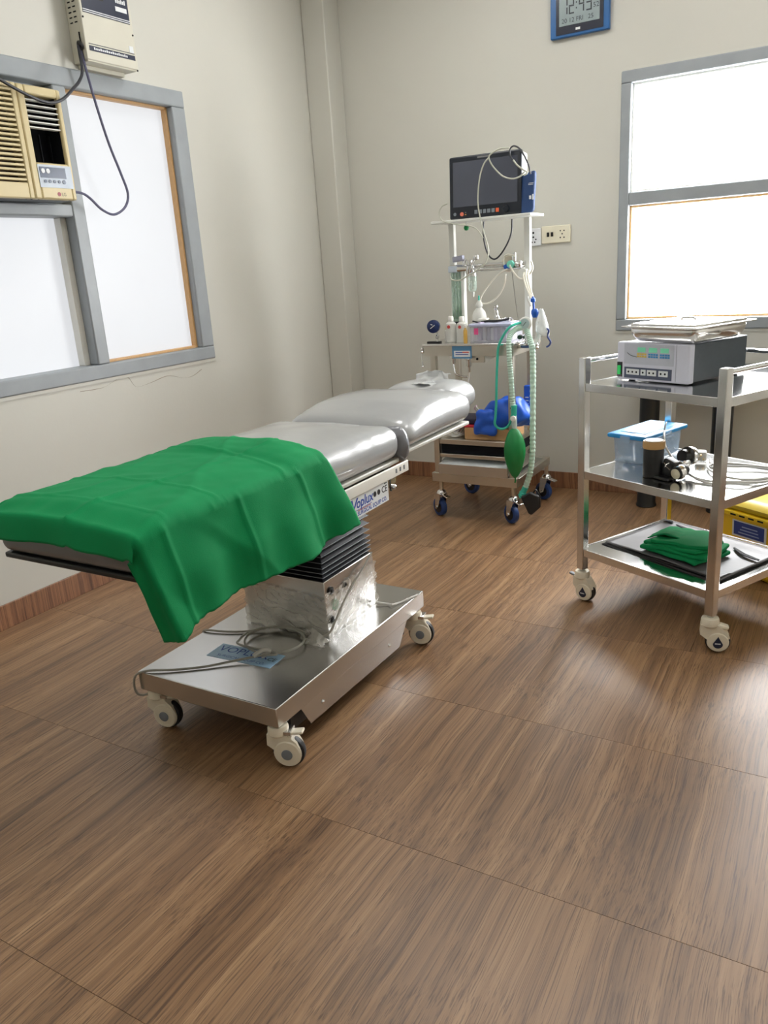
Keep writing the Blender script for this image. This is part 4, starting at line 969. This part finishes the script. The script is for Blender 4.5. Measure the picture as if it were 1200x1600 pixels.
# ---- things on the worktop
PLB = mat('milky bottle plastic', srgb(222, 222, 216), .3, alpha=.8)
zt = .908
def bottle(x, y, r, h, lab, capm, cap='red'):
    t = thing('bottle', lab, 'bottle', (x, y, zt), group='small bottles on the trolley worktop')
    MB().lathe([(r*.9, 0), (r, .004), (r, h*.66), (r*.92, h*.72), (r*.45, h*.80), (r*.42, h*.84)], (x, y, zt), n=20).build('body', PLB, t)
    MB().lathe([(r*.5, h*.82), (r*.5, h*.96), (r*.42, h), (.001, h)], (x, y, zt), n=16).build('cap', capm, t)
    b = MB(); 
    b.lathe([(r*.32, 0), (r*.32, .0010), (.0005, .0012)], (x, y-r*.98, zt+h*.60), (0, -1, 0), 12); b.build('red_mark', mat('red dot', srgb(200, 70, 66), .45), t)
    return t
WCAP = mat('translucent cap', srgb(228, 226, 220), .35)
bottle(-1.740, 3.640, .027, .125, 'milky plastic bottle with red mark next to the navy gauge', WCAP)
bottle(-1.681, 3.640, .026, .122, 'milky plastic bottle with red mark next to the clear box', WCAP)
v = thing('vial', 'small amber vial in front of the clear storage box', 'vial', (-1.640, 3.590, zt))
MB().lathe([(.009, 0), (.010, .003), (.010, .058), (.005, .066), (.005, .072)], (-1.640, 3.590, zt), n=14).build('body', mat('amber vial', srgb(214, 170, 80), .3), v)
MB().lathe([(.006, .072), (.006, .082), (.001, .083)], (-1.640, 3.590, zt), n=12).build('cap', WCAP, v)
v = thing('vial', 'small yellow-capped vial behind the milky bottles', 'vial', (-1.775, 3.668, zt))
MB().lathe([(.013, 0), (.014, .003), (.014, .052), (.008, .058)], (-1.775, 3.668, zt), n=14).build('body', PLB, v)
MB().lathe([(.010, .058), (.010, .074), (.001, .076)], (-1.775, 3.668, zt), n=12).build('cap', mat('yellow cap', srgb(224, 202, 120), .4), v)
CLB2 = mat('clear box plastic', srgb(214, 214, 226), .12, alpha=.26, coat=.4)
sb = thing('storage_box', 'clear plastic box with lilac lid full of packets on the trolley worktop', 'storage box', (-1.515, 3.67, zt))
b = MB(); 
for q in ((-1.620, -1.410, 3.600, 3.603, zt, .984), (-1.620, -1.410, 3.757, 3.760, zt, .984), (-1.620, -1.617, 3.603, 3.757, zt, .984), (-1.413, -1.410, 3.603, 3.757, zt, .984), (-1.617, -1.413, 3.603, 3.757, zt, zt+.003)): b.box(*q)
b.build('tub', CLB2, sb)
b = MB(); b.rbox((-1.515, 3.68, .989), (.111, .086, .007), .005, (4, 4, 1)); b.build('lid', mat('lilac clear lid', srgb(196, 200, 226), .25, alpha=.85), sb)
for k in range(9):
    x = -1.600+.021*k; h = .030+.022*random.random()
    b = MB(); b.rbox((x, 3.64+.05*random.random(), zt+.004+h), (.011, .028, h), .006, (1, 1, 1), m=None)
    b.build('packet', mat('packet %d' % (k % 4), [srgb(220, 216, 222), srgb(170, 160, 186), srgb(206, 206, 214), srgb(150, 146, 160)][k % 4], .5), sb)
decal('pink_label', mat('pink label', srgb(226, 80, 140), .45), sb, frame((-1.598, 3.600, .945), (1, 0, 0), (0, 0, 1)), 0, .022, 0, .030, .001)
# squeeze bulb flask standing behind the box
fk = thing('squeeze_flask', 'white teardrop squeeze flask with thin teal nozzle behind the clear box', 'flask', (-1.655, 3.80, zt))
MB().lathe([(.034, 0), (.037, .004), (.038, .080), (.037, .110), (.030, .132), (.016, .148), (.014, .152), (.018, .158), (.018, .168), (.010, .182), (.005, .188)], (-1.655, 3.80, zt), n=24).build('body', PLB, fk)
MB().lathe([(.0045, .188), (.004, .21), (.001, .212)], (-1.655, 3.80, zt), n=10).build('nozzle', TEAL, fk)
# chrome laryngoscope on the lid
lg = thing('laryngoscope', 'chrome laryngoscope with black blade lying on the clear box lid', 'laryngoscope', (-1.53, 3.69, .996))
b = MB(); b.lathe([(.013, 0), (.014, .005), (.011, .012), (.009, .018), (.009, .045), (.012, .050), (.012, .060), (.004, .064)], (-1.518, 3.70, 1.012), (-.12, 0, 1), n=16); b.build('handle', CHROME, lg)
b = MB(); b.rbox((-1.52, 3.69, 1.006), (.034, .020, .008), .006, (3, 2, 1)); b.build('base_block', STEELP, lg)
MB().tube([(-1.585, 3.665, .999), (-1.55, 3.662, 1.003), (-1.51, 3.66, 1.002), (-1.47, 3.665, 1.006), (-1.445, 3.675, 1.012)], .005).build('blade', BLACK, lg)
MB().tube([(-1.625, 3.648, 1.006), (-1.60, 3.645, 1.000), (-1.575, 3.648, .998)], .0035).build('wire', BLACK, lg)
b = MB(); b.rbox((-1.590, 3.70, 1.005), (.026, .024, .010), .009, (2, 2, 1)); b.build('swab_pack', WHITE, lg)
for k in range(4): MB().tube([(-1.49+.012*k, 3.68, .999), (-1.478+.012*k, 3.685, 1.012+.004*(k % 2)), (-1.464+.012*k, 3.69, .999)], .003).build('clip', CHROME, lg)

# ---- things on the lower shelf
CARD = mat('cardboard', srgb(190, 150, 104), .8, var=.06, bump=.05)
zs_ = .424
cbx = thing('cardboard_box', 'brown cardboard box on the lower trolley shelf', 'box', (-1.545, 3.70, zs_))
box('carton', CARD, cbx, -1.668, -1.422, 3.602, 3.80, zs_, .482, .002)
box('flap_seam', mat('cardboard tape', srgb(168, 130, 90), .6), cbx, -1.668, -1.422, 3.698, 3.702, .482, .4828)
fo = thing('folder', 'bright red folder lying on the cardboard box', 'folder', (-1.63, 3.68, .483))
b = MB(); b.rbox((-1.652, 3.69, .4895), (.110, .088, .0055), .003, (4, 2, 1), m=Matrix.Rotation(R(3), 3, 'Z')); b.build('cover', mat('red vinyl', srgb(206, 40, 58), .4), fo)
b = MB(); b.rbox((-1.645, 3.70, .510), (.100, .080, .014), .008, (3, 2, 1)); tag(b.build('document_case', mat('dark navy fabric', srgb(34, 30, 52), .6)), 'dark navy case on top of the red folder', 'case')
BB = mat('royal blue nylon', srgb(28, 88, 196), .45, var=.1, scale=8, bump=.3, bscale=16)
bb = thing('blue_bag', 'crumpled royal blue nylon bag on the cardboard box', 'bag', (-1.47, 3.67, .483))
def bagfn(p):
    n_ = noise.noise(V((p.x*16, p.y*16, p.z*16+3)))
    return V((p.x*(1-.18*max(0, p.z/.07)), p.y, p.z*(1+.12*math.sin(p.x*20+1))+.004))+p.normalized()*.022*n_
b = MB(); b.rbox((-1.468, 3.660, .552), (.118, .070, .066), .050, (10, 6, 5), bagfn, m=Matrix.Rotation(R(-6), 3, 'Y')); b.build('body', BB, bb, sharp=80)
b = MB(); b.rbox((-1.540, 3.582, .516), (.056, .018, .062), .022, (8, 3, 8), lambda p: V((p.x*(1-.2*p.z/.06), p.y, p.z+.10*p.x))+p.normalized()*.016*noise.noise(V((p.x*26, p.y*20, p.z*26+1)))); b.build('flap', BB, bb, sharp=80)
MB().tube([(-1.590, 3.62, .545), (-1.602, 3.61, .57), (-1.598, 3.60, .588), (-1.585, 3.605, .572)], .0045).build('drawstring', LEAD, bb)
MB().tube([(-1.60, 3.64, .555), (-1.62, 3.63, .575), (-1.605, 3.62, .592)], .004).build('drawstring', mat('mauve cord', srgb(186, 150, 170), .5), bb)
sv = thing('blue_sleeve', 'upright royal blue printed sleeve behind the hoses', 'sleeve', (-1.372, 3.72, .483))
b = MB(); b.rbox((-1.368, 3.715, .585), (.018, .014, .100), .006, (2, 2, 3)); b.build('sleeve', BB, sv)
sfm = frame((-1.384, 3.7015, .55), (1, 0, 0), (0, 0, 1))
for k in range(5): decal('print', WPRINT, sv, sfm, .006, .024, .01+k*.016, .016+k*.016, .001)
cp = thing('cable_bundle', 'tangle of white cables on the lower trolley shelf', 'cables', (-1.735, 3.66, zs_))
for k in range(9):
    a = random.random()*6; pts = []
    for j in range(9):
        q = a+j*2*PI/8*(1 if k % 2 else -1)
        pts.append((-1.735+(.030+.012*random.random())*math.cos(q), 3.66+.05*math.sin(q), zs_+.006+.048*(k/8)*(.6+.4*math.sin(q*2+k))+.0))
    MB().tube(pts, .0034, n=6, k=4).build('cable', [WHITE, LEAD, WPRINT][k % 3], cp)
b = MB(); b.rbox((-1.762, 3.63, .452), (.020, .022, .020), .006, (2, 2, 2)); b.build('plug', WHITE, cp)
b = MB(); b.rbox((-1.735, 3.75, .446), (.038, .04, .020), .01, (2, 2, 2)); b.build('dark_pouch', DARKIN, cp)
# ================================================================== INSTRUMENT CART
CA = R(26.5); CU = V((math.cos(CA), -math.sin(CA), 0)); CV = V((math.sin(CA), math.cos(CA), 0)); CL = V((-.82, 2.807, 0))
CM = Matrix.Translation(CL) @ Matrix.Rotation(-CA, 4, 'Z')          # cart axes: x along the front, y towards the back
W_, D_ = .560, .490
ct = thing('instrument_cart', 'three-tier stainless steel instrument cart on cream casters', 'cart', CM @ V((W_/2, D_/2, 0)), -CA)
h = .0155
STEELC = mat('satin steel tube', (.64, .63, .61), .22, 1, var=.06, scale=7, rvar=.05)
for x in (0, W_):
    for y in (0, D_):
        box('post', STEELC, ct, x-h, x+h, y-h, y+h, .128, .936, .003, xf=CM)
SHELF = mat('mirror steel sheet', (.74, .74, .73), .13, 1, var=.04, scale=5, rvar=.05)
for zt_ in (.845, .520, .213):
    box('shelf', SHELF, ct, -.004, W_+.004, -.004, D_+.004, zt_-.006, zt_, .001, xf=CM)
    for q in ((h, W_-h, -.012, -.004), (h, W_-h, D_+.004, D_+.012)): box('shelf_edge', STEELC, ct, q[0], q[1], q[2], q[3], zt_-.028, zt_+.001, .001, xf=CM)
    for q in ((-.012, -.004, h, D_-h), (W_+.004, W_+.012, h, D_-h)): box('shelf_edge', STEELC, ct, q[0], q[1], q[2], q[3], zt_-.028, zt_+.001, .001, xf=CM)
for x in (0, W_): MB(CM).cyl((x, h, .922), (x, D_-h, .922), .0085, n=14).build('guard_rail', CHROME, ct)
MB(CM).cyl((h, D_, .922), (W_-h, D_, .922), .0085, n=14).build('guard_rail', CHROME, ct)
for (x, y), rz in (((0, 0), -14), ((W_, 0), 12), ((0, D_), 40), ((W_, D_), -120)):
    p = CM @ V((x, y, 0)); caster(ct, p, R(rz), 'cartb' if (x > 0 and y == 0) else 'cart')
# ---- electrosurgical unit
def sub(u, v_, z, rz): return CM @ Matrix.Translation((u, v_, z)) @ Matrix.Rotation(R(rz), 4, 'Z')
EM = sub(.048, .112, .845, 3)
LIL = mat('lilac white panel', srgb(214, 216, 230), .38, var=.03)
SLATE = mat('slate hammered paint', srgb(62, 72, 80), .42, var=.06, scale=60)
es = thing('electrosurgical_unit', 'white-fronted electrosurgical unit with slate grey casing on the top shelf of the cart', 'medical device', EM @ V((.145, .17, 0)), -CA+R(3))
b = MB(EM); b.rbox((.145, .016, .070), (.145, .016, .066), .006, (3, 1, 2)); b.build('front_panel', LIL, es)
box('casing', SLATE, es, .004, .286, .032, .352, .006, .133, .003, xf=EM)
for x, y in ((.03, .05), (.262, .05), (.03, .32), (.262, .32)): MB(EM).cyl((x, y, 0), (x, y, .006), .012, n=12).build('foot', RUBBER, es)
ef = EM @ frame((0, 0, .006), (1, 0, 0), (0, 0, 1))
ov = decal('overlay', mat('overlay grey', srgb(196, 200, 212), .3), es, ef, .032, .232, .055, .126, .001)
GRN = mat('green display', srgb(120, 210, 170), .35, emit=(.2, .6, .4), estr=.12)
for k in range(3):
    x = .088+k*.046
    decal('readout', GRN, ov, ef, x, x+.032, .098, .114, .002)
    bm_ = mat('yellow keys', srgb(226, 196, 90), .4) if k == 0 else mat('blue keys', srgb(70, 150, 206), .4)
    for i in range(4):
        for j in range(2): decal('touch_key', bm_, ov, ef, x-.002+i*.010, x+.006+i*.010, .080+j*.008, .086+j*.008, .002)
MB(ef).tube([(.045, .094, .0015), (.06, .085, .0015), (.085, .080, .0015)], .0012).build('cable_mark', GREYR, ov)
sp = decal('socket_strip', mat('socket strip slate', srgb(78, 86, 108), .4), es, ef, .034, .226, .006, .044, .0015)
for x0, n_ in ((.044, 3), (.104, 1), (.130, 2), (.176, 2)):
    pl_ = MB(ef); pl_.box(x0, x0+.004+n_*.0165, .018, .038, .001, .004); pl_ = pl_.build('socket_block', STICK, sp, .001)
    for i in range(n_):
        p = ef @ V((x0+.010+i*.0165, .028, .0038)); q = ef @ V((x0+.010+i*.0165, .028, .0046)); MB().cyl(p, q, .0036, n=10).build('socket_hole', DARKIN, pl_)
rk = MB(ef); rk.box(.004, .024, .008, .060, 0, .003); rk = rk.build('switch_frame', BLACK, es)
MB(ef).box(.007, .021, .016, .048, .003, .007).build('power_switch', mat('green rocker', srgb(20, 170, 70), .35, emit=(.02, .5, .12), estr=.25), rk, .002)
decal('panel_seam', mat('seam grey', srgb(170, 172, 186), .4), es, ef, .240, .242, .004, .128, .0006)
# ---- steel instrument tray with lid
TM = sub(.088, .095, .982, 1)
ty = thing('instrument_tray', 'lidded stainless steel instrument tray resting on the electrosurgical unit', 'tray', TM @ V((.145, .155, 0)), -CA+R(1))
TS = mat('tray steel', (.78, .77, .75), .17, 1, var=.05, scale=8, bump=.05, bscale=10)
def trayb(p):
    t = (p.z+.026)/.052; k = .86+.14*t
    return V((p.x*k, p.y*k, p.z))
tw, td = .146, .160
b = MB(TM); b.rbox((tw, td, .027), (tw-.006, td-.006, .026), .022, (5, 5, 2), trayb); b.build('pan', TS, ty, sharp=60)
b = MB(TM); b.rbox((tw, td, .0545), (tw+.006, td+.006, .0022), .002, (3, 3, 1)); b.build('rim', TS, ty)
b = MB(TM); b.rbox((tw, td, .059), (tw-.016, td-.016, .005), .0045, (3, 3, 1)); lid = b.build('lid', TS, ty)
b = MB(TM); b.rbox((tw, td, .0645), (tw-.050, td-.055, .002), .0018, (3, 3, 1)); b.build('lid_panel', TS, lid)
MB(TM).tube([(tw-.028, td, .0655), (tw-.024, td, .071), (tw, td, .073), (tw+.024, td, .071), (tw+.028, td, .0655)], .0035).build('lid_handle', STEELP, lid)
MB(TM).tube([(2*tw-.018, .07, .034), (2*tw-.004, .085, .030), (2*tw-.002, .125, .028), (2*tw-.016, .145, .034)], .003).build('side_handle', CHROME, ty)
# ---- middle shelf
BM_ = sub(-.030, .172, .520, 7)
CLR = mat('clear tub plastic', srgb(190, 214, 236), .10, alpha=.36, coat=.6)
SKY = mat('sky blue lid', srgb(30, 146, 216), .4, var=.04)
pb = thing('plastic_tub', 'clear plastic tub with sky blue lid holding packets on the middle cart shelf', 'storage box', BM_ @ V((.075, .142, 0)), -CA+R(7))
bw, bd, bh = .150, .285, .098
def tub(u, v_):
    k = 1-.06*(1-v_); a = u*2*PI; n_ = 6.0
    c_, s_ = math.cos(a), math.sin(a); rr = (abs(c_)**n_+abs(s_)**n_)**(-1/n_)
    return V((bw/2+bw/2*k*c_*rr, bd/2+bd/2*k*s_*rr, .001+bh*v_))
MB(BM_).grid(tub, 64, 8, wrap=True).build('tub', CLR, pb, solid=.0015, sharp=50)
b = MB(BM_); b.box(.012, bw-.012, .012, bd-.012, .0008, .003); b.build('tub_floor', CLR, pb)
b = MB(BM_); b.rbox((bw/2, bd/2, bh+.004), (bw/2+.008, bd/2+.008, .0085), .0075, (3, 3, 1)); ld_ = b.build('lid', SKY, pb)
b = MB(BM_); b.rbox((bw/2, bd/2+.01, bh+.0125), (bw/2-.022, bd/2-.028, .0016), .0015, (3, 3, 1)); b.build('lid_panel', mat('pale blue lid film', srgb(96, 178, 228), .5), ld_)
b = MB(BM_); b.lathe([(.001, 0), (.046, 0), (.046, .001), (.001, .0012)], (.066, .085, bh+.0142), n=22); b.build('paper_label', STICK, ld_)
for x, y, z in ((-.008, .145, .094), (bw+.008, .145, .094), (.075, -.008, .094)): MB(BM_).cbox((x, y, z), (.006 if y == .145 else .02, .02 if y == .145 else .006, .012)).build('clip', CLR, pb)
PK = [mat('packet white', srgb(222, 224, 228), .4), mat('packet blue', srgb(56, 130, 206), .4), mat('packet pale', srgb(190, 206, 226), .35)]
for k in range(10):
    mm = Matrix.Rotation(R(random.uniform(-16, 16)), 3, 'Z') @ Matrix.Rotation(R(random.uniform(-14, 14)), 3, 'Y')
    b = MB(BM_); b.rbox((bw/2+random.uniform(-.012, .012), .09+random.random()*.11, .012+k*.0066), (.044, .048, .0035), .003, (2, 2, 1), m=mm); b.build('packet', PK[k % 3], pb)
# black jar with tan lid
jp = CM @ V((.232, .100, .520))
jr = thing('jar', 'black jar with tan lid on the middle cart shelf', 'jar', jp)
MB().lathe([(.032, 0), (.035, .004), (.035, .100), (.031, .106)], jp, n=28).build('body', BLACK, jr)
MB().lathe([(.037, .104), (.038, .108), (.038, .126), (.036, .130), (.001, .131)], jp, n=28).build('lid', mat('tan jar lid', srgb(196, 158, 104), .45), jr)
MB().lathe([(.031, .1305), (.031, .1322), (.001, .1324)], jp, n=28).build('lid_disc', mat('cream lid disc', srgb(226, 214, 190), .45), jr)
# headlight
hm = sub(.262, .100, .520, 0)
hl = thing('surgical_headlight', 'black surgical headlight with silver lamp head beside the black jar', 'headlight', hm @ V((.05, .05, 0)), -CA)
b = MB(hm); b.lathe([(.020, 0), (.024, .006), (.024, .040), (.020, .050), (.017, .054)], (.064, .000, .026), (0, 1, .12), n=22); b.build('lamp_head', BLACK, hl)
b = MB(hm); b.lathe([(.0245, .006), (.026, .012), (.026, .024), (.0245, .030)], (.064, .000, .026), (0, 1, .12), n=22); b.build('lamp_ring', STEELP, hl)
b = MB(hm); b.lathe([(.018, 0), (.018, .003), (.012, .0045), (.001, .005)], (.064, .001, .026), (0, -1, -.12), n=22); b.build('lamp_lens', mat('pale lens', srgb(214, 206, 180), .2), hl)
b = MB(hm); b.rbox((.025, .020, .035), (.024, .020, .034), .008, (2, 2, 2), m=Matrix.Rotation(R(18), 3, 'Y')); b.build('mount_block', BLACK, hl)
for q in ((.012, .001, .058, .040), (.036, .000, .060, .036)):
    MB(hm).tube([(q[0], q[1]+.001, q[2]), (.024, -.003, .050), (q[0]+.006, -.002, q[3])], .0022).build('mount_trim', CHROME, hl)
b = MB(hm); b.lathe([(.030, -.008), (.034, -.004), (.034, .006), (.026, .010), (.022, .030)], (.025, .115, .060), (-.1, -1, .2), n=24); b.build('head_cup', BLACK, hl)
b = MB(hm); b.lathe([(.0345, .010), (.036, .0), (.0345, -.010)], (.025, .122, .060), (-.1, -1, .2), n=24); b.build('cup_ring', STEELP, hl)
b = MB(hm); b.rbox((.048, .066, .046), (.014, .022, .014), .008, (2, 2, 2)); b.build('lamp_neck', STEELP, hl)
b = MB(hm); b.rbox((.020, -.010, .006), (.034, .016, .005), .004, (2, 2, 1)); b.build('strap', BLACK, hl)
# white cable with plug
wc = thing('mains_cable', 'white mains cable with plug coiled on the middle cart shelf', 'cable', CM @ V((.42, .26, .520)), -CA)
WC = mat('white cable', srgb(204, 202, 196), .4)
zz = .5245
MB(CM).tube([(.120, .300, .635), (.150, .260, .626), (.185, .225, .600), (.225, .205, .575), (.270, .185, .555), (.330, .165, .534), (.385, .150, zz+.004), (.440, .175, zz), (.500, .235, zz), (.535, .310, zz), (.530, .390, zz), (.490, .440, zz), (.420, .440, zz), (.345, .420, zz), (.300, .370, zz+.003), (.300, .320, zz+.003), (.340, .270, zz+.006), (.400, .235, zz+.006), (.470, .225, zz+.006), (.525, .260, zz+.008), (.545, .330, zz+.006)], .0042, k=8).build('cord', WC, wc)
MB(CM).tube([(.375, .140, zz+.006), (.440, .140, zz), (.510, .190, zz+.008), (.545, .260, zz+.003), (.548, .350, zz+.003), (.505, .420, zz+.006), (.430, .405, zz+.008), (.370, .350, zz+.008), (.300, .345, zz+.004), (.262, .385, zz+.010)], .0042, k=8).build('cord', WC, wc)
MB(CM).tube([(.118, .302, .636), (.098, .335, .652), (.09, .35, .656)], .0030).build('black_tip', BLACK, wc)
pm_ = sub(.225, .380, .526, 35)
b = MB(pm_); b.rbox((0, 0, .018), (.020, .024, .017), .007, (2, 2, 2)); pg = b.build('plug', WHITE, wc)
for x, z in ((-.009, .012), (.009, .012), (0, .026)): MB(pm_).cyl((x, -.024, z), (x, -.040, z), .0032, n=10).build('pin', mat('brass pin', (.75, .6, .35), .3, 1), pg)
# ---- bottom shelf: folded sheet and green cloth
SH = mat('grey black rubber sheet', srgb(98, 96, 98), .42, var=.08, scale=6, bump=.12, bscale=12)
rs = thing('rubber_sheet', 'folded grey rubber sheet covering the bottom cart shelf', 'sheet', CM @ V((.27, .31, .213)), -CA)
for k, (x0, x1, y0, y1) in enumerate(((.022, .530, .082, .462), (.030, .528, .090, .468), (.026, .534, .098, .458))):
    def f(u, v_, k=k, x0=x0, x1=x1, y0=y0, y1=y1):
        x = x0+(x1-x0)*u; y = y0+(y1-y0)*v_-.05*u*(1-v_)*0
        z = .2145+k*.0045+.0028*noise.noise(V((x*8, y*8, k*4)))+(.004 if k else 0)*noise.noise(V((x*3, y*3, k+8)))+.012*max(0, v_-.9)*k
        return CM @ V((x, y-.014*u, max(z, .2140+k*.003)))
    MB().grid(f, 30, 26).build('sheet_layer', SH if k == 2 else BLACK, rs, solid=.002, sharp=80)
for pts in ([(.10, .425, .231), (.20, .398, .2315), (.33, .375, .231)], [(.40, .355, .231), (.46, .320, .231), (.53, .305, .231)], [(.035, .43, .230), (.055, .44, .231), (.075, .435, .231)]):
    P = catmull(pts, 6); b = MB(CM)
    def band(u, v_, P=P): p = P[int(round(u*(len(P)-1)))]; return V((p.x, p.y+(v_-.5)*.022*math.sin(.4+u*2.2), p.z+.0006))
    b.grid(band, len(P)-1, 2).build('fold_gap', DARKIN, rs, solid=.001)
gm = sub(.305, .200, .233, 4)
gc = thing('folded_cloth', 'folded green surgical cloth on the grey sheet of the cart', 'cloth', gm @ V((0, 0, 0)), -CA+R(4))
for k in range(4):
    a = .122-.006*k; c_ = .098-.005*k
    def fn(p, k=k):
        n_ = noise.noise(V((p.x*13+k, p.y*13, k*3)))
        return V((p.x+.006*math.sin(p.y*30+k), p.y+.005*n_, p.z+.007*n_+.010*(p.x/.12 if k > 1 else 0)*(.3)-.006*max(0, -p.x/.12)*(k > 1)))
    b = MB(gm); b.rbox((.010*math.sin(k*2), .004*k, .007+k*.0125), (a, c_, .0075), .007, (12, 10, 1), fn, m=Matrix.Rotation(R((-6, 5, -3, 9)[k]), 3, 'Z')); b.build('cloth_fold', GREEN, gc, sharp=70)
def corner(u, v_): return gm @ V((-.125+.19*u, -.045+.14*v_+.03*u, .050+.008*math.sin(u*5+v_*2)-.05*max(0, .35-u)+.004*noise.noise(V((u*6, v_*6, 2)))))
MB().grid(corner, 18, 14).build('cloth_corner', GREEN, gc, solid=.004, sharp=80)

# ================================================================== YELLOW BIN
ym = Matrix.Translation((-.425, 3.335, 0)) @ Matrix.Rotation(R(-33), 4, 'Z')
YEL = mat('yellow bin plastic', srgb(238, 196, 16), .4, var=.04)
yb = thing('waste_bin', 'yellow clinical waste bin with clear-yellow lid behind the cart', 'bin', ym @ V((.17, .14, 0)), R(-33))
b = MB(ym)
def binf(p):
    t = (p.z+.125)/.25; k = .90+.10*t
    return V((p.x*k, p.y*k, p.z))
b.rbox((.17, .14, .125), (.165, .138, .125), .020, (3, 3, 3), binf); b.build('body', YEL, yb)
b = MB(ym); b.rbox((.17, .14, .255), (.178, .150, .012), .008, (3, 3, 1)); b.build('rim', YEL, yb)
b = MB(ym); b.rbox((.17, .14, .290), (.165, .140, .024), .020, (6, 6, 2), lambda p: V((p.x*(1-.15*max(0, p.z/.024)), p.y*(1-.12*max(0, p.z/.024))+.01*max(0, p.z/.024), p.z+.02*max(0, p.y/.14)))); b.build('lid', mat('translucent yellow lid', srgb(206, 178, 40), .35, var=.08), yb)
b = MB(ym); b.rbox((.17, .262, .318), (.150, .022, .016), .010, (3, 1, 1)); b.build('lid_hinge', YEL, yb)
yf = ym @ frame((.17, .0075, .120), (1, 0, 0), (0, -.05, 1))
sk = decal('bin_label', STICK, yb, yf, -.080, .075, .045, .112, .004); decal('label_panel', mat('label blue', srgb(36, 62, 140), .4), sk, yf, -.072, .068, .052, .108, .0048)
for k in range(3): decal('label_line', mat('label pale', srgb(150, 170, 214), .4), sk, yf, -.050+.008*k, .046-.004*k, .062+k*.013, .066+k*.013, .0055)
b = MB(yf); b.rbox((0, .010, 0), (.070, .020, .006), .005, (3, 2, 1)); b.build('hand_hold', mat('deep yellow', srgb(206, 158, 10), .45), yb)
for k in range(4): MB(ym).box(.085+k*.042, .110+k*.042, -.012, -.008, .252, .258).build('rim_slot', DARKIN, yb)

# ================================================================== BLACK TABLE by the wall
DK = mat('black laminate', srgb(24, 27, 30), .4, var=.12)
bt = thing('side_table', 'black table with thick round legs standing against the wall behind the cart', 'table', (-.60, 4.07, 0))
b = MB(); b.rbox((-.60, 4.08, .705), (.345, .19, .016), .008, (3, 2, 1)); b.build('table_top', DK, bt)
for x in (-.862, -.515):
    for y in (4.10,):
        MB().lathe([(.050, 0), (.052, .006), (.047, .02), (.049, .66), (.052, .69)], (x, y, 0), n=24).build('leg', DK, bt)
MB().box(-.82, -.56, 4.09, 4.11, .62, .66).build('stretcher', DK, bt)
